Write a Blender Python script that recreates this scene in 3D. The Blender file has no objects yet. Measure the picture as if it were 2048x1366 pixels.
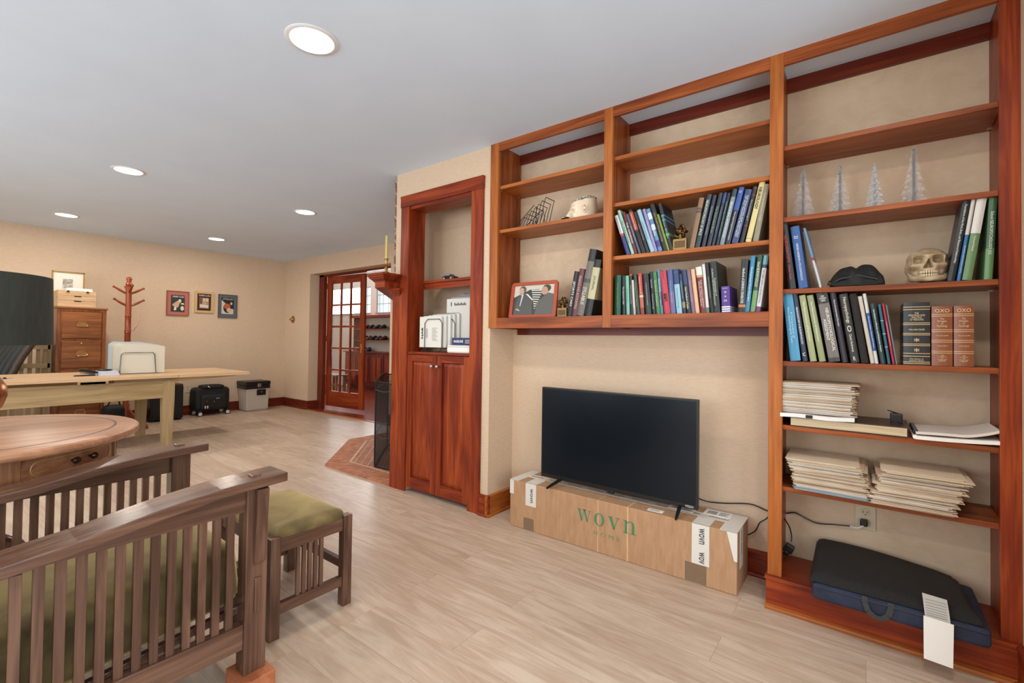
import bpy, bmesh, math, random
from mathutils import Vector, Matrix, Euler
random.seed(7)
C = bpy.context.scene.collection
S = bpy.context.scene
PI = math.pi

# ------------------------------------------------------------------ camera
CAM_H = 1.149
FOC, PCX, PCY = 931.55, 1024.0, 666.59
YAW, PITCH, ROLL = -0.650652, 0.0161062, 0.0138886
_F = Vector((math.sin(YAW)*math.cos(PITCH), math.cos(YAW)*math.cos(PITCH), math.sin(PITCH)))
_R0 = Vector((math.cos(YAW), -math.sin(YAW), 0))
_U0 = _R0.cross(_F)
_R = math.cos(ROLL)*_R0 + math.sin(ROLL)*_U0
_U = -math.sin(ROLL)*_R0 + math.cos(ROLL)*_U0
cam_data = bpy.data.cameras.new('camera')
cam_data.sensor_width = 36.0
cam_data.lens = FOC/2048*36.0
cam_data.shift_y = -(683-PCY)/2048
cam_data.clip_start = 0.02
cam = bpy.data.objects.new('camera', cam_data)
C.objects.link(cam)
cam.matrix_world = Matrix(((_R.x, _U.x, -_F.x, 0), (_R.y, _U.y, -_F.y, 0), (_R.z, _U.z, -_F.z, CAM_H), (0, 0, 0, 1)))
S.camera = cam

def _ray(px, py): return _F + (px-PCX)/FOC*_R - (py-PCY)/FOC*_U
def WY(px, py, y):            # photo measurement -> (x, z) on the vertical plane at distance y
    d = _ray(px, py); k = y/d.y; return (d.x*k, CAM_H+d.z*k)
def WX(px, py, x):            # -> (y, z) on the plane at x
    d = _ray(px, py); k = x/d.x; return (d.y*k, CAM_H+d.z*k)

# ------------------------------------------------------------------ world, lights, exposure
S.view_settings.view_transform = 'Standard'
S.view_settings.look = 'None'
S.view_settings.gamma = 1
S.view_settings.exposure = -0.33
S.view_settings.use_curve_mapping = False
W = bpy.data.worlds.new('world'); S.world = W; W.use_nodes = True
W.node_tree.nodes['Background'].inputs[0].default_value = (0.82, 0.92, 1.0, 1)
W.node_tree.nodes['Background'].inputs[1].default_value = 2.2

def area(name, loc, rot, sx, sy, power, col, shape='RECTANGLE', spread=None):
    l = bpy.data.lights.new(name, 'AREA'); l.shape = shape; l.size = sx
    if shape in ('RECTANGLE', 'ELLIPSE'): l.size_y = sy
    l.energy = power; l.color = col
    if spread: l.spread = spread
    o = bpy.data.objects.new(name, l); C.objects.link(o); o.location = loc; o.rotation_euler = rot
    return o
# daylight through the glazed openings behind and to the right of the camera, and in the next room; plus an added ceiling fill
area('daylight_window_side', (1.72, -0.75, 1.35), (0, math.radians(90), 0), 1.9, 3.2, 74, (0.84, 0.93, 1.0))
area('daylight_window_rear', (-3.2, -2.72, 1.35), (math.radians(90), 0, 0), 4.6, 1.9, 126, (0.86, 0.94, 1.0))
area('daylight_window_next_room', (-9.2, 6.55, 2.05), (math.radians(-90), 0, 0), 3.4, 0.6, 135, (0.97, 0.98, 1.0))
area('ceiling_fill_side', (1.66, -0.75, 0.75), (0, math.radians(138), 0), 0.7, 3.0, 44, (0.92, 0.97, 1.0))  # added fill lamp aimed upward to brighten the ceiling, no separate source
CEIL = 2.44
CAN_SPOTS = [(-1.913, 1.054), (-4.598, 1.056), (-4.583, 2.49), (-6.874, 1.061), (-6.838, 2.507),
             (-1.913, -0.55), (-4.598, -0.55), (-6.874, -0.55), (0.1, 1.054), (0.1, -0.55)]

# ------------------------------------------------------------------ materials
def srgb(*c):
    if len(c) == 1: c = c[0]
    out = []
    for v in c[:3]:
        v /= 255.0
        out.append(v/12.92 if v <= 0.04045 else ((v+0.055)/1.055)**2.4)
    return (out[0], out[1], out[2], 1)
MATS = {}
def newmat(name):
    m = bpy.data.materials.new(name); m.use_nodes = True
    nt = m.node_tree; b = nt.nodes['Principled BSDF']
    return m, nt, b
def plain(name, col, rough=0.5, metal=0.0, **kw):
    if name in MATS: return MATS[name]
    m, nt, b = newmat(name)
    b.inputs['Base Color'].default_value = col
    b.inputs['Roughness'].default_value = rough
    b.inputs['Metallic'].default_value = metal
    for k, v in kw.items(): b.inputs[k].default_value = v
    MATS[name] = m; return m
def colr(c, rough=0.45):
    g_ = 0.3*c[0]+0.55*c[1]+0.15*c[2]; c = tuple(int(max(0, (g_+(v-g_)*0.84)*0.96)) for v in c)
    key = 'cover_%d_%d_%d_%d' % (c[0], c[1], c[2], int(rough*100))
    return plain(key, srgb(c), rough)
def noisy(name, c1, c2, scale, rough=0.6, bump=0.0, stretch=(1, 1, 1), detail=4, bscale=None, **kw):
    """two tones mixed by noise, with optional bump"""
    if name in MATS: return MATS[name]
    m, nt, b = newmat(name); N = nt.nodes; L = nt.links
    tc = N.new('ShaderNodeTexCoord'); mp = N.new('ShaderNodeMapping'); mp.inputs['Scale'].default_value = stretch
    L.new(tc.outputs['Object'], mp.inputs[0])
    n = N.new('ShaderNodeTexNoise'); n.inputs['Scale'].default_value = scale; n.inputs['Detail'].default_value = detail
    L.new(mp.outputs[0], n.inputs['Vector'])
    r = N.new('ShaderNodeValToRGB'); r.color_ramp.elements[0].position = 0.3; r.color_ramp.elements[1].position = 0.7
    r.color_ramp.elements[0].color = c1; r.color_ramp.elements[1].color = c2
    L.new(n.outputs[0], r.inputs[0]); L.new(r.outputs[0], b.inputs['Base Color'])
    b.inputs['Roughness'].default_value = rough
    if bump:
        n2 = N.new('ShaderNodeTexNoise'); n2.inputs['Scale'].default_value = bscale or scale*4; n2.inputs['Detail'].default_value = 3
        L.new(mp.outputs[0], n2.inputs['Vector'])
        bp = N.new('ShaderNodeBump'); bp.inputs['Strength'].default_value = bump; bp.inputs['Distance'].default_value = 0.004
        L.new(n2.outputs[0], bp.inputs['Height']); L.new(bp.outputs[0], b.inputs['Normal'])
    for k, v in kw.items(): b.inputs[k].default_value = v
    MATS[name] = m; return m
def wood(kind, axis='z'):
    """long grain running along the given world axis"""
    name = kind+'_wood_'+axis
    if name in MATS: return MATS[name]
    T = dict(cherry=(srgb(98, 28, 10), srgb(160, 70, 26), srgb(128, 46, 15), 0.38),
             brown=(srgb(106, 48, 18), srgb(168, 90, 40), srgb(138, 68, 27), 0.40),
             honey=(srgb(136, 70, 26), srgb(182, 108, 48), srgb(160, 88, 34), 0.40),
             redcherry=(srgb(84, 28, 16), srgb(124, 50, 30), srgb(104, 38, 22), 0.30),
             fumed=(srgb(68, 45, 34), srgb(118, 87, 70), srgb(92, 64, 50), 0.24),
             oak=(srgb(104, 58, 24), srgb(166, 100, 50), srgb(134, 76, 34), 0.35),
             pale=(srgb(148, 122, 82), srgb(178, 152, 110), srgb(162, 136, 96), 0.45),
             pine=(srgb(190, 152, 112), srgb(214, 180, 140), srgb(202, 166, 126), 0.5),
             mahogany=(srgb(116, 76, 50), srgb(170, 124, 88), srgb(144, 98, 66), 0.36),
             tabletop=(srgb(142, 96, 70), srgb(196, 148, 114), srgb(170, 122, 90), 0.36),
             block=(srgb(156, 88, 54), srgb(188, 118, 80), srgb(172, 102, 66), 0.5))
    a, bb, mid, rough = T[kind]
    m, nt, b = newmat(name); N = nt.nodes; L = nt.links
    tc = N.new('ShaderNodeTexCoord'); mp = N.new('ShaderNodeMapping')
    sc = {'x': (0.10, 1, 1), 'y': (1, 0.10, 1), 'z': (1, 1, 0.10)}[axis]
    mp.inputs['Scale'].default_value = sc
    L.new(tc.outputs['Object'], mp.inputs[0])
    n1 = N.new('ShaderNodeTexNoise'); n1.inputs['Scale'].default_value = 14; n1.inputs['Detail'].default_value = 6; n1.inputs['Distortion'].default_value = 1.2
    n2 = N.new('ShaderNodeTexNoise'); n2.inputs['Scale'].default_value = 120; n2.inputs['Detail'].default_value = 3
    mp2 = N.new('ShaderNodeMapping'); mp2.inputs['Scale'].default_value = tuple(0.35 if v < 1 else 1 for v in sc)
    L.new(mp.outputs[0], n1.inputs['Vector']); L.new(mp.outputs[0], mp2.inputs[0]); L.new(mp2.outputs[0], n2.inputs['Vector'])
    mx = N.new('ShaderNodeMath'); mx.operation = 'MULTIPLY_ADD'; mx.inputs[1].default_value = 0.45
    L.new(n2.outputs[0], mx.inputs[0]); L.new(n1.outputs[0], mx.inputs[2])
    r = N.new('ShaderNodeValToRGB'); e = r.color_ramp.elements
    e[0].position = 0.52; e[0].color = a; e[1].position = 0.95; e[1].color = bb
    k = r.color_ramp.elements.new(0.72); k.color = mid
    L.new(mx.outputs[0], r.inputs[0]); L.new(r.outputs[0], b.inputs['Base Color'])
    b.inputs['Roughness'].default_value = rough
    if kind in ('cherry', 'brown', 'honey', 'redcherry'): b.inputs['Specular IOR Level'].default_value = 0.32
    bp = N.new('ShaderNodeBump'); bp.inputs['Strength'].default_value = 0.12; bp.inputs['Distance'].default_value = 0.002
    L.new(n2.outputs[0], bp.inputs['Height']); L.new(bp.outputs[0], b.inputs['Normal'])
    MATS[name] = m; return m
def wallpaper(name, c1, c2, mottle=0.0):
    if name in MATS: return MATS[name]
    m, nt, b = newmat(name); N = nt.nodes; L = nt.links
    tc = N.new('ShaderNodeTexCoord')
    mp = N.new('ShaderNodeMapping'); mp.inputs['Scale'].default_value = (1, 1, 9)
    L.new(tc.outputs['Object'], mp.inputs[0])
    n = N.new('ShaderNodeTexNoise'); n.inputs['Scale'].default_value = 26; n.inputs['Detail'].default_value = 5
    L.new(mp.outputs[0], n.inputs['Vector'])
    n2 = N.new('ShaderNodeTexNoise'); n2.inputs['Scale'].default_value = 9; n2.inputs['Detail'].default_value = 8; n2.inputs['Distortion'].default_value = 1.5
    L.new(tc.outputs['Object'], n2.inputs['Vector'])
    mix = N.new('ShaderNodeMix'); mix.data_type = 'FLOAT'; mix.inputs[0].default_value = mottle
    L.new(n.outputs[0], mix.inputs[2]); L.new(n2.outputs[0], mix.inputs[3])
    r = N.new('ShaderNodeValToRGB'); r.color_ramp.elements[0].position = 0.32; r.color_ramp.elements[1].position = 0.68
    r.color_ramp.elements[0].color = c1; r.color_ramp.elements[1].color = c2
    L.new(mix.outputs[0], r.inputs[0]); L.new(r.outputs[0], b.inputs['Base Color'])
    b.inputs['Roughness'].default_value = 0.75
    bp = N.new('ShaderNodeBump'); bp.inputs['Strength'].default_value = 0.08; bp.inputs['Distance'].default_value = 0.002
    L.new(n.outputs[0], bp.inputs['Height']); L.new(bp.outputs[0], b.inputs['Normal'])
    MATS[name] = m; return m
def planks(name, c1, c2, cg, bw, bh, rough, rot=0.0, mort=0.0018, cm=None, grain=0.5, gs=10):
    if name in MATS: return MATS[name]
    m, nt, b = newmat(name); N = nt.nodes; L = nt.links
    tc = N.new('ShaderNodeTexCoord'); mp = N.new('ShaderNodeMapping'); mp.inputs['Rotation'].default_value = (0, 0, rot)
    L.new(tc.outputs['Object'], mp.inputs[0])
    br = N.new('ShaderNodeTexBrick'); br.offset = 0.37; br.offset_frequency = 2; br.inputs['Scale'].default_value = 1
    br.inputs['Brick Width'].default_value = bw; br.inputs['Row Height'].default_value = bh
    br.inputs['Mortar Size'].default_value = mort; br.inputs['Mortar Smooth'].default_value = 0.3
    br.inputs['Color1'].default_value = c1; br.inputs['Color2'].default_value = c2; br.inputs['Mortar'].default_value = cm or cg
    L.new(mp.outputs[0], br.inputs['Vector'])
    mp2 = N.new('ShaderNodeMapping'); mp2.inputs['Scale'].default_value = (0.12, 1.0, 1)
    L.new(mp.outputs[0], mp2.inputs[0])
    # shift the grain from plank to plank
    ad = N.new('ShaderNodeVectorMath'); ad.operation = 'MULTIPLY_ADD'; ad.inputs[1].default_value = (40, 17, 0)
    L.new(br.outputs['Color'], ad.inputs[0]); L.new(mp2.outputs[0], ad.inputs[2])
    n = N.new('ShaderNodeTexNoise'); n.inputs['Scale'].default_value = gs; n.inputs['Detail'].default_value = 8; n.inputs['Distortion'].default_value = 1.6; n.inputs['Roughness'].default_value = 0.62
    L.new(ad.outputs[0], n.inputs['Vector'])
    r = N.new('ShaderNodeValToRGB'); r.color_ramp.elements[0].position = 0.38; r.color_ramp.elements[1].position = 0.62
    r.color_ramp.elements[0].color = cg; r.color_ramp.elements[1].color = (1, 1, 1, 1)
    L.new(n.outputs[0], r.inputs[0])
    mx = N.new('ShaderNodeMix'); mx.data_type = 'RGBA'; mx.blend_type = 'MULTIPLY'; mx.inputs[0].default_value = grain
    L.new(br.outputs['Color'], mx.inputs[6]); L.new(r.outputs[0], mx.inputs[7]); L.new(mx.outputs[2], b.inputs['Base Color'])
    b.inputs['Roughness'].default_value = rough
    bp = N.new('ShaderNodeBump'); bp.inputs['Strength'].default_value = 0.25; bp.inputs['Distance'].default_value = 0.002; bp.invert = True
    L.new(br.outputs['Fac'], bp.inputs['Height']); L.new(bp.outputs[0], b.inputs['Normal'])
    MATS[name] = m; return m
def glass(name, rough=0.0, tint=(1, 1, 1, 1), ior=1.45):
    if name in MATS: return MATS[name]
    m, nt, b = newmat(name)
    b.inputs['Base Color'].default_value = tint; b.inputs['Roughness'].default_value = rough
    b.inputs['Transmission Weight'].default_value = 1.0; b.inputs['IOR'].default_value = ior
    MATS[name] = m; return m
def thin_glass(name, body, edge, rough):
    m, nt, b = newmat(name); N = nt.nodes; L = nt.links
    N.remove(b); out = [n for n in N if n.type == 'OUTPUT_MATERIAL'][0]
    tr = N.new('ShaderNodeBsdfTransparent'); gl = N.new('ShaderNodeBsdfGlossy'); gl.inputs['Roughness'].default_value = rough
    df = N.new('ShaderNodeBsdfDiffuse'); df.inputs['Color'].default_value = (0.86, 0.87, 0.88, 1)
    lw = N.new('ShaderNodeLayerWeight'); lw.inputs['Blend'].default_value = 0.5
    tc = N.new('ShaderNodeTexCoord'); n = N.new('ShaderNodeTexNoise'); n.inputs['Scale'].default_value = 80
    L.new(tc.outputs['Object'], n.inputs['Vector'])
    bp = N.new('ShaderNodeBump'); bp.inputs['Strength'].default_value = 0.7; bp.inputs['Distance'].default_value = 0.004
    L.new(n.outputs[0], bp.inputs['Height']); L.new(bp.outputs[0], gl.inputs['Normal']); L.new(bp.outputs[0], lw.inputs['Normal'])
    pw = N.new('ShaderNodeMath'); pw.operation = 'POWER'; pw.inputs[1].default_value = 3.0; L.new(lw.outputs['Facing'], pw.inputs[0])
    ma = N.new('ShaderNodeMath'); ma.operation = 'MULTIPLY_ADD'; ma.inputs[1].default_value = edge; ma.inputs[2].default_value = body; ma.use_clamp = True
    L.new(pw.outputs[0], ma.inputs[0])
    m1 = N.new('ShaderNodeMixShader'); m1.inputs[0].default_value = 0.4; L.new(df.outputs[0], m1.inputs[1]); L.new(gl.outputs[0], m1.inputs[2])
    m2 = N.new('ShaderNodeMixShader'); L.new(ma.outputs[0], m2.inputs[0]); L.new(tr.outputs[0], m2.inputs[1]); L.new(m1.outputs[0], m2.inputs[2])
    L.new(m2.outputs[0], out.inputs['Surface'])
    return m
def emit(name, col, s):
    if name in MATS: return MATS[name]
    m, nt, b = newmat(name)
    b.inputs['Base Color'].default_value = col; b.inputs['Emission Color'].default_value = col; b.inputs['Emission Strength'].default_value = s
    MATS[name] = m; return m
def see_through(name, col, alpha, rough=0.6, metal=0.0):
    if name in MATS: return MATS[name]
    m, nt, b = newmat(name)
    b.inputs['Base Color'].default_value = col; b.inputs['Roughness'].default_value = rough; b.inputs['Metallic'].default_value = metal
    b.inputs['Alpha'].default_value = alpha
    MATS[name] = m; return m

M_wall = wallpaper('beige_grasscloth', srgb(206, 179, 151), srgb(216, 191, 163))
M_wallback = wallpaper('parchment_wallpaper', srgb(198, 172, 142), srgb(212, 188, 160), 0.7)
M_ceil = noisy('ceiling_paint', srgb(216, 232, 249), srgb(220, 236, 252), 3, 0.9, 0.05)
M_floor = planks('light_vinyl_planks', srgb(208, 187, 166), srgb(194, 171, 150), srgb(204, 188, 172), 1.22, 0.18, 0.36, grain=0.55, gs=17, cm=srgb(176, 154, 132), mort=0.0011)
M_redfloor = planks('red_cherry_floor', srgb(160, 66, 32), srgb(136, 48, 22), srgb(170, 110, 80), 1.0, 0.075, 0.22, grain=0.5)
M_white = plain('white_paper', srgb(236, 232, 224), 0.7)
M_black = plain('black_plastic', srgb(16, 16, 17), 0.35)
M_blackmatte = plain('black_matte', srgb(20, 20, 20), 0.8)
M_wire = plain('black_wire', srgb(14, 14, 14), 0.35)
M_steel = plain('steel_wire', srgb(120, 118, 112), 0.3, 0.9)
M_brass = plain('brass', srgb(200, 168, 104), 0.25, 1.0)
M_agedbrass = plain('aged_brass', srgb(176, 140, 84), 0.38, 1.0)
M_nickel = plain('brushed_nickel', srgb(190, 184, 170), 0.22, 1.0)
M_manila = noisy('manila_card', srgb(230, 206, 170), srgb(238, 218, 188), 8, 0.7)
M_pages = noisy('book_pages', srgb(206, 194, 170), srgb(232, 222, 202), 3, 0.8, stretch=(60, 1, 1))
M_peg = plain('shelf_peg', srgb(190, 186, 178), 0.3, 0.8)

# ------------------------------------------------------------------ mesh builder
class MB:
    def __init__(s): s.v = []; s.f = []; s.mi = []; s.sm = []
    def add(s, vs, fs, mi=0, smooth=False):
        o = len(s.v); s.v += [tuple(v) for v in vs]
        s.f += [tuple(i+o for i in f) for f in fs]; s.mi += [mi]*len(fs); s.sm += [smooth]*len(fs)
        return s
    def box(s, x0, x1, y0, y1, z0, z1, mi=0):
        if x0 > x1: x0, x1 = x1, x0
        if y0 > y1: y0, y1 = y1, y0
        if z0 > z1: z0, z1 = z1, z0
        vs = [(x0,y0,z0),(x1,y0,z0),(x1,y1,z0),(x0,y1,z0),(x0,y0,z1),(x1,y0,z1),(x1,y1,z1),(x0,y1,z1)]
        return s.add(vs, [(0,3,2,1),(4,5,6,7),(0,1,5,4),(1,2,6,5),(2,3,7,6),(3,0,4,7)], mi)
    def obox(s, M, dx, dy, dz, mi=0):
        """box centred on matrix M"""
        vs = [M @ Vector((a*dx/2, b*dy/2, c*dz/2)) for c in (-1, 1) for b in (-1, 1) for a in (-1, 1)]
        return s.add(vs, [(0,2,3,1),(4,5,7,6),(0,1,5,4),(1,3,7,5),(3,2,6,7),(2,0,4,6)], mi)
    def prism(s, pts, a0, a1, axis='z', mi=0, smooth=False):
        """extrude a 2-D outline along an axis; outline given in the other two axes in xyz order"""
        n = len(pts)
        def p3(p, a):
            if axis == 'z': return (p[0], p[1], a)
            if axis == 'y': return (p[0], a, p[1])
            return (a, p[0], p[1])
        vs = [p3(p, a0) for p in pts]+[p3(p, a1) for p in pts]
        fs = [tuple(range(n))[::-1], tuple(range(n, 2*n))]
        s.add(vs, fs, mi)
        s.add(vs, [(i, (i+1) % n, (i+1) % n+n, i+n) for i in range(n)], mi, smooth)
        return s
    def lathe(s, prof, c=(0, 0, 0), seg=32, mi=0, M=None, cap=True):
        vs = []; fs = []
        for r, z in prof:
            for i in range(seg):
                a = 2*PI*i/seg; p = Vector((r*math.cos(a), r*math.sin(a), z))
                vs.append((M @ p) if M else (p+Vector(c)))
        n = len(prof)
        for j in range(n-1):
            for i in range(seg):
                k = (i+1) % seg
                fs.append((j*seg+i, j*seg+k, (j+1)*seg+k, (j+1)*seg+i))
        s.add(vs, fs, mi, True)
        if cap:
            s.add([vs[i] for i in range(seg)], [tuple(range(seg))[::-1]], mi)
            s.add([vs[(n-1)*seg+i] for i in range(seg)], [tuple(range(seg))], mi)
        return s
    def tube(s, pts, r, seg=8, mi=0, closed=False):
        pts = [Vector(p) for p in pts]; n = len(pts); vs = []; fs = []
        up = None
        for i, p in enumerate(pts):
            if closed: t = pts[(i+1) % n]-pts[i-1]
            else: t = pts[min(i+1, n-1)]-pts[max(i-1, 0)]
            t.normalize()
            if up is None: up = Vector((0, 0, 1)) if abs(t.z) < 0.9 else Vector((1, 0, 0))
            a = t.cross(up)
            if a.length < 1e-4: a = t.orthogonal()
            a.normalize(); bb = a.cross(t); bb.normalize(); up = bb
            rr = r[i] if isinstance(r, (list, tuple)) else r
            for k in range(seg):
                ang = 2*PI*k/seg; vs.append(p+rr*(math.cos(ang)*a+math.sin(ang)*bb))
        m = n if closed else n-1
        for j in range(m):
            for k in range(seg):
                l = (k+1) % seg; j2 = (j+1) % n
                fs.append((j*seg+k, j2*seg+k, j2*seg+l, j*seg+l))
        s.add(vs, fs, mi, True)
        if not closed:
            s.add(vs[:seg], [tuple(range(seg))], mi); s.add(vs[-seg:], [tuple(range(seg))[::-1]], mi)
        return s
    def ball(s, c, r, seg=16, rings=10, mi=0, sc=(1, 1, 1), fn=None, M=None):
        vs = []; fs = []
        for j in range(rings+1):
            th = PI*j/rings
            for i in range(seg):
                ph = 2*PI*i/seg
                d = Vector((math.sin(th)*math.cos(ph), math.sin(th)*math.sin(ph), math.cos(th)))
                rr = r*(fn(d) if fn else 1)
                p = Vector((d.x*rr*sc[0], d.y*rr*sc[1], d.z*rr*sc[2]))
                if M: p = M @ p
                vs.append(p+Vector(c))
        for j in range(rings):
            for i in range(seg):
                k = (i+1) % seg
                fs.append((j*seg+i, (j+1)*seg+i, (j+1)*seg+k, j*seg+k))
        return s.add(vs, fs, mi, True)
    def grid(s, fn, nu, nv, mi=0, smooth=True):
        vs = [fn(i/nu, j/nv) for j in range(nv+1) for i in range(nu+1)]
        fs = [(j*(nu+1)+i, j*(nu+1)+i+1, (j+1)*(nu+1)+i+1, (j+1)*(nu+1)+i) for j in range(nv) for i in range(nu)]
        return s.add(vs, fs, mi, smooth)
    def slab(s, fn, t, nu, nv, mi=0, zb=None):
        """closed sheet: fn(u,v)->(x,y,z), thickness t along z"""
        top = [Vector(fn(i/nu, j/nv)) for j in range(nv+1) for i in range(nu+1)]
        bot = [Vector((p.x, p.y, min(zb, p.z-0.0005))) if zb is not None else p-Vector((0, 0, t)) for p in top]
        q = lambda i, j: j*(nu+1)+i; n = len(top)
        fs = []
        for j in range(nv):
            for i in range(nu):
                a, b_, c_, d_ = q(i, j), q(i+1, j), q(i+1, j+1), q(i, j+1)
                fs += [(a, b_, c_, d_), (d_+n, c_+n, b_+n, a+n)]
        for i in range(nu):
            fs += [(q(i+1, 0), q(i, 0), q(i, 0)+n, q(i+1, 0)+n), (q(i, nv), q(i+1, nv), q(i+1, nv)+n, q(i, nv)+n)]
        for j in range(nv):
            fs += [(q(0, j), q(0, j+1), q(0, j+1)+n, q(0, j)+n), (q(nu, j+1), q(nu, j), q(nu, j)+n, q(nu, j+1)+n)]
        return s.add(top+bot, fs, mi, True)
    def build(s, name, mats, parent=None, world=True, bevel=0, loc=None, sub=0):
        if not isinstance(mats, (list, tuple)): mats = [mats]
        me = bpy.data.meshes.new(name)
        off = Vector((0, 0, 0))
        if parent is not None and world:
            p = parent
            while p is not None: off += p.location; p = p.parent
        me.from_pydata([tuple(Vector(v)-off) for v in s.v], [], s.f)
        for m in mats: me.materials.append(m)
        for p, mi, sm in zip(me.polygons, s.mi, s.sm): p.material_index = mi; p.use_smooth = sm
        me.update()
        o = bpy.data.objects.new(name, me); C.objects.link(o)
        if parent is not None: o.parent = parent
        if loc: o.location = loc
        bm = bmesh.new(); bm.from_mesh(me)
        bmesh.ops.remove_doubles(bm, verts=bm.verts, dist=1e-6)
        bmesh.ops.recalc_face_normals(bm, faces=bm.faces)
        bm.to_mesh(me); bm.free()
        if any(s.sm): me.set_sharp_from_angle(angle=math.radians(42))
        if bevel:
            md = o.modifiers.new('bevel', 'BEVEL'); md.width = bevel; md.segments = 2; md.limit_method = 'ANGLE'; md.angle_limit = math.radians(40)
            md.harden_normals = False
        if sub:
            md = o.modifiers.new('subsurf', 'SUBSURF'); md.levels = sub; md.render_levels = sub
        return o
def tag(o, label=None, cat=None, group=None, kind=None):
    if label: o['label'] = label
    if cat: o['category'] = cat
    if group: o['group'] = group
    if kind: o['kind'] = kind
    return o
def thing(name, label, cat, loc=(0, 0, 0), group=None, rot=(0, 0, 0)):
    o = bpy.data.objects.new(name, None); C.objects.link(o); o.location = loc; o.rotation_euler = rot
    o.empty_display_size = 0.05
    return tag(o, label, cat, group)
def struct(name, mb, m, parent=None, **kw):
    o = mb.build(name, m, parent, **kw)
    if parent is None: o['kind'] = 'structure'
    return o
def sbox(name, m, *b, **kw): return struct(name, MB().box(*b), m, **kw)
def copy_tree(o, parent=None):
    c = o.copy(); C.objects.link(c)
    if parent is not None: c.parent = parent
    for ch in list(o.children): copy_tree(ch, c)
    return c
_tc = {}
def text_mesh(txt, width=None, height=None, bold=0.0):
    """flat lettering in its own xy plane, centred on 0; returns verts, faces"""
    key = (txt, bold)
    if key not in _tc:
        cu = bpy.data.curves.new('lettering', 'FONT'); cu.body = txt; cu.size = 1; cu.resolution_u = 2
        cu.align_x = 'CENTER'; cu.offset = bold; cu.space_line = 0.9
        ob = bpy.data.objects.new('lettering', cu)
        me = bpy.data.meshes.new_from_object(ob)
        vs = [v.co.copy() for v in me.vertices]; fs = [tuple(p.vertices) for p in me.polygons]
        bpy.data.objects.remove(ob); bpy.data.curves.remove(cu); bpy.data.meshes.remove(me)
        _tc[key] = (vs, fs)
    vs, fs = _tc[key]
    if not vs: return [], []
    x0 = min(v.x for v in vs); x1 = max(v.x for v in vs); y0 = min(v.y for v in vs); y1 = max(v.y for v in vs)
    sx = width/(x1-x0) if width else None; sy = height/(y1-y0) if height else None
    if sx is None: sx = sy
    if sy is None: sy = sx
    if sx > sy*1.6: sx = sy*1.6
    return [Vector(((v.x-(x0+x1)/2)*sx, (v.y-(y0+y1)/2)*sy, 0)) for v in vs], fs
def add_text(mb, txt, M, width=None, height=None, mi=0, bold=0.0):
    vs, fs = text_mesh(txt, width, height, bold)
    if vs: mb.add([M @ v for v in vs], fs, mi)
    return mb
# orientation of lettering: columns are the text's x, y and normal
def frame(o, xd, yd):
    xd = Vector(xd).normalized(); yd = Vector(yd).normalized(); n = xd.cross(yd)
    return Matrix(((xd.x, yd.x, n.x, o[0]), (xd.y, yd.y, n.y, o[1]), (xd.z, yd.z, n.z, o[2]), (0, 0, 0, 1)))
# ================================================================== the setting
YB = 2.337          # front plane of the bookcase
YR = 2.61           # wall behind it
struct('floor', MB().box(-7.95, 1.75, -2.8, 4.15, -0.05, 0), M_floor)
struct('ceiling', MB().box(-7.95, 1.75, -2.8, 4.15, CEIL, CEIL+0.05), M_ceil)
struct('wall_left', MB().box(-8.0, -7.9, -2.8, 4.15, 0, CEIL), M_wall)
# wall with the doorway
m = MB(); m.box(-7.9, -7.13, 3.98, 4.14, 0, CEIL); m.box(-7.13, -5.09, 3.98, 4.14, 2.173, CEIL); m.box(-5.09, -4.5, 3.98, 4.14, 0, CEIL)
struct('wall_far', m, M_wall)
# wall with the niche: the wall face turns 45 degrees at its left end for the fireplace
NL, NR, NT = -2.783, -2.139, 2.165
m = MB()
m.box(-2.95, NL-0.02, 2.352, 2.50, 0, CEIL); m.box(NL-0.02, NR+0.02, 2.352, 2.50, NT, CEIL); m.box(NR+0.02, -1.973, 2.352, 2.62, 0, CEIL)
struct('wall_niche', m, M_wall)
m = MB(); m.box(-3.05, -2.1, 2.74, 2.78, 0, CEIL); m.box(-3.05, -3.0, 2.50, 2.78, 0, CEIL); m.box(-2.10, -2.0, 2.50, 2.78, 0, CEIL)
m.box(-3.0, -2.1, 2.5, 2.74, 2.40, CEIL)
struct('wall_niche_back', m, M_wall)
struct('wall_right', MB().box(-2.0, -0.32, YR, YR+0.1, 1.2, CEIL).box(-0.32, 0.48, YR, YR+0.1, 0, CEIL), M_wallback)
struct('wall_recess', MB().box(-2.0, -0.32, YR, YR+0.1, 0, 1.2), M_wall)
struct('wall_corner', MB().box(0.4255, 0.56, 1.7, YR, 0, CEIL), M_wall)
# walls behind the camera, with glazed openings
m = MB(); m.box(1.68, 1.78, -2.8, -2.35, 0, CEIL); m.box(1.68, 1.78, 0.9, 1.8, 0, CEIL); m.box(1.68, 1.78, -2.35, 0.9, 0, 0.4); m.box(1.68, 1.78, -2.35, 0.9, 2.3, CEIL)
m.box(0.56, 1.78, 1.7, 1.8, 0, CEIL)
struct('wall_near', m, M_wall)
m = MB(); m.box(-7.9, -5.5, -2.85, -2.75, 0, CEIL); m.box(-0.9, 1.78, -2.85, -2.75, 0, CEIL); m.box(-5.5, -0.9, -2.85, -2.75, 0, 0.4); m.box(-5.5, -0.9, -2.85, -2.75, 2.3, CEIL)
struct('wall_front', m, M_wall)
M_pane = glass('clear_glass')
m = MB()
for a, b_ in ((-5.5, -5.44), (-3.23, -3.17), (-0.96, -0.9)): m.box(a, b_, -2.84, -2.77, 0.4, 2.3)
m.box(-5.5, -0.9, -2.84, -2.77, 0.4, 0.46); m.box(-5.5, -0.9, -2.84, -2.77, 2.24, 2.3)
struct('window_1', m, wood('cherry', 'x'))
m = MB()
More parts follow.
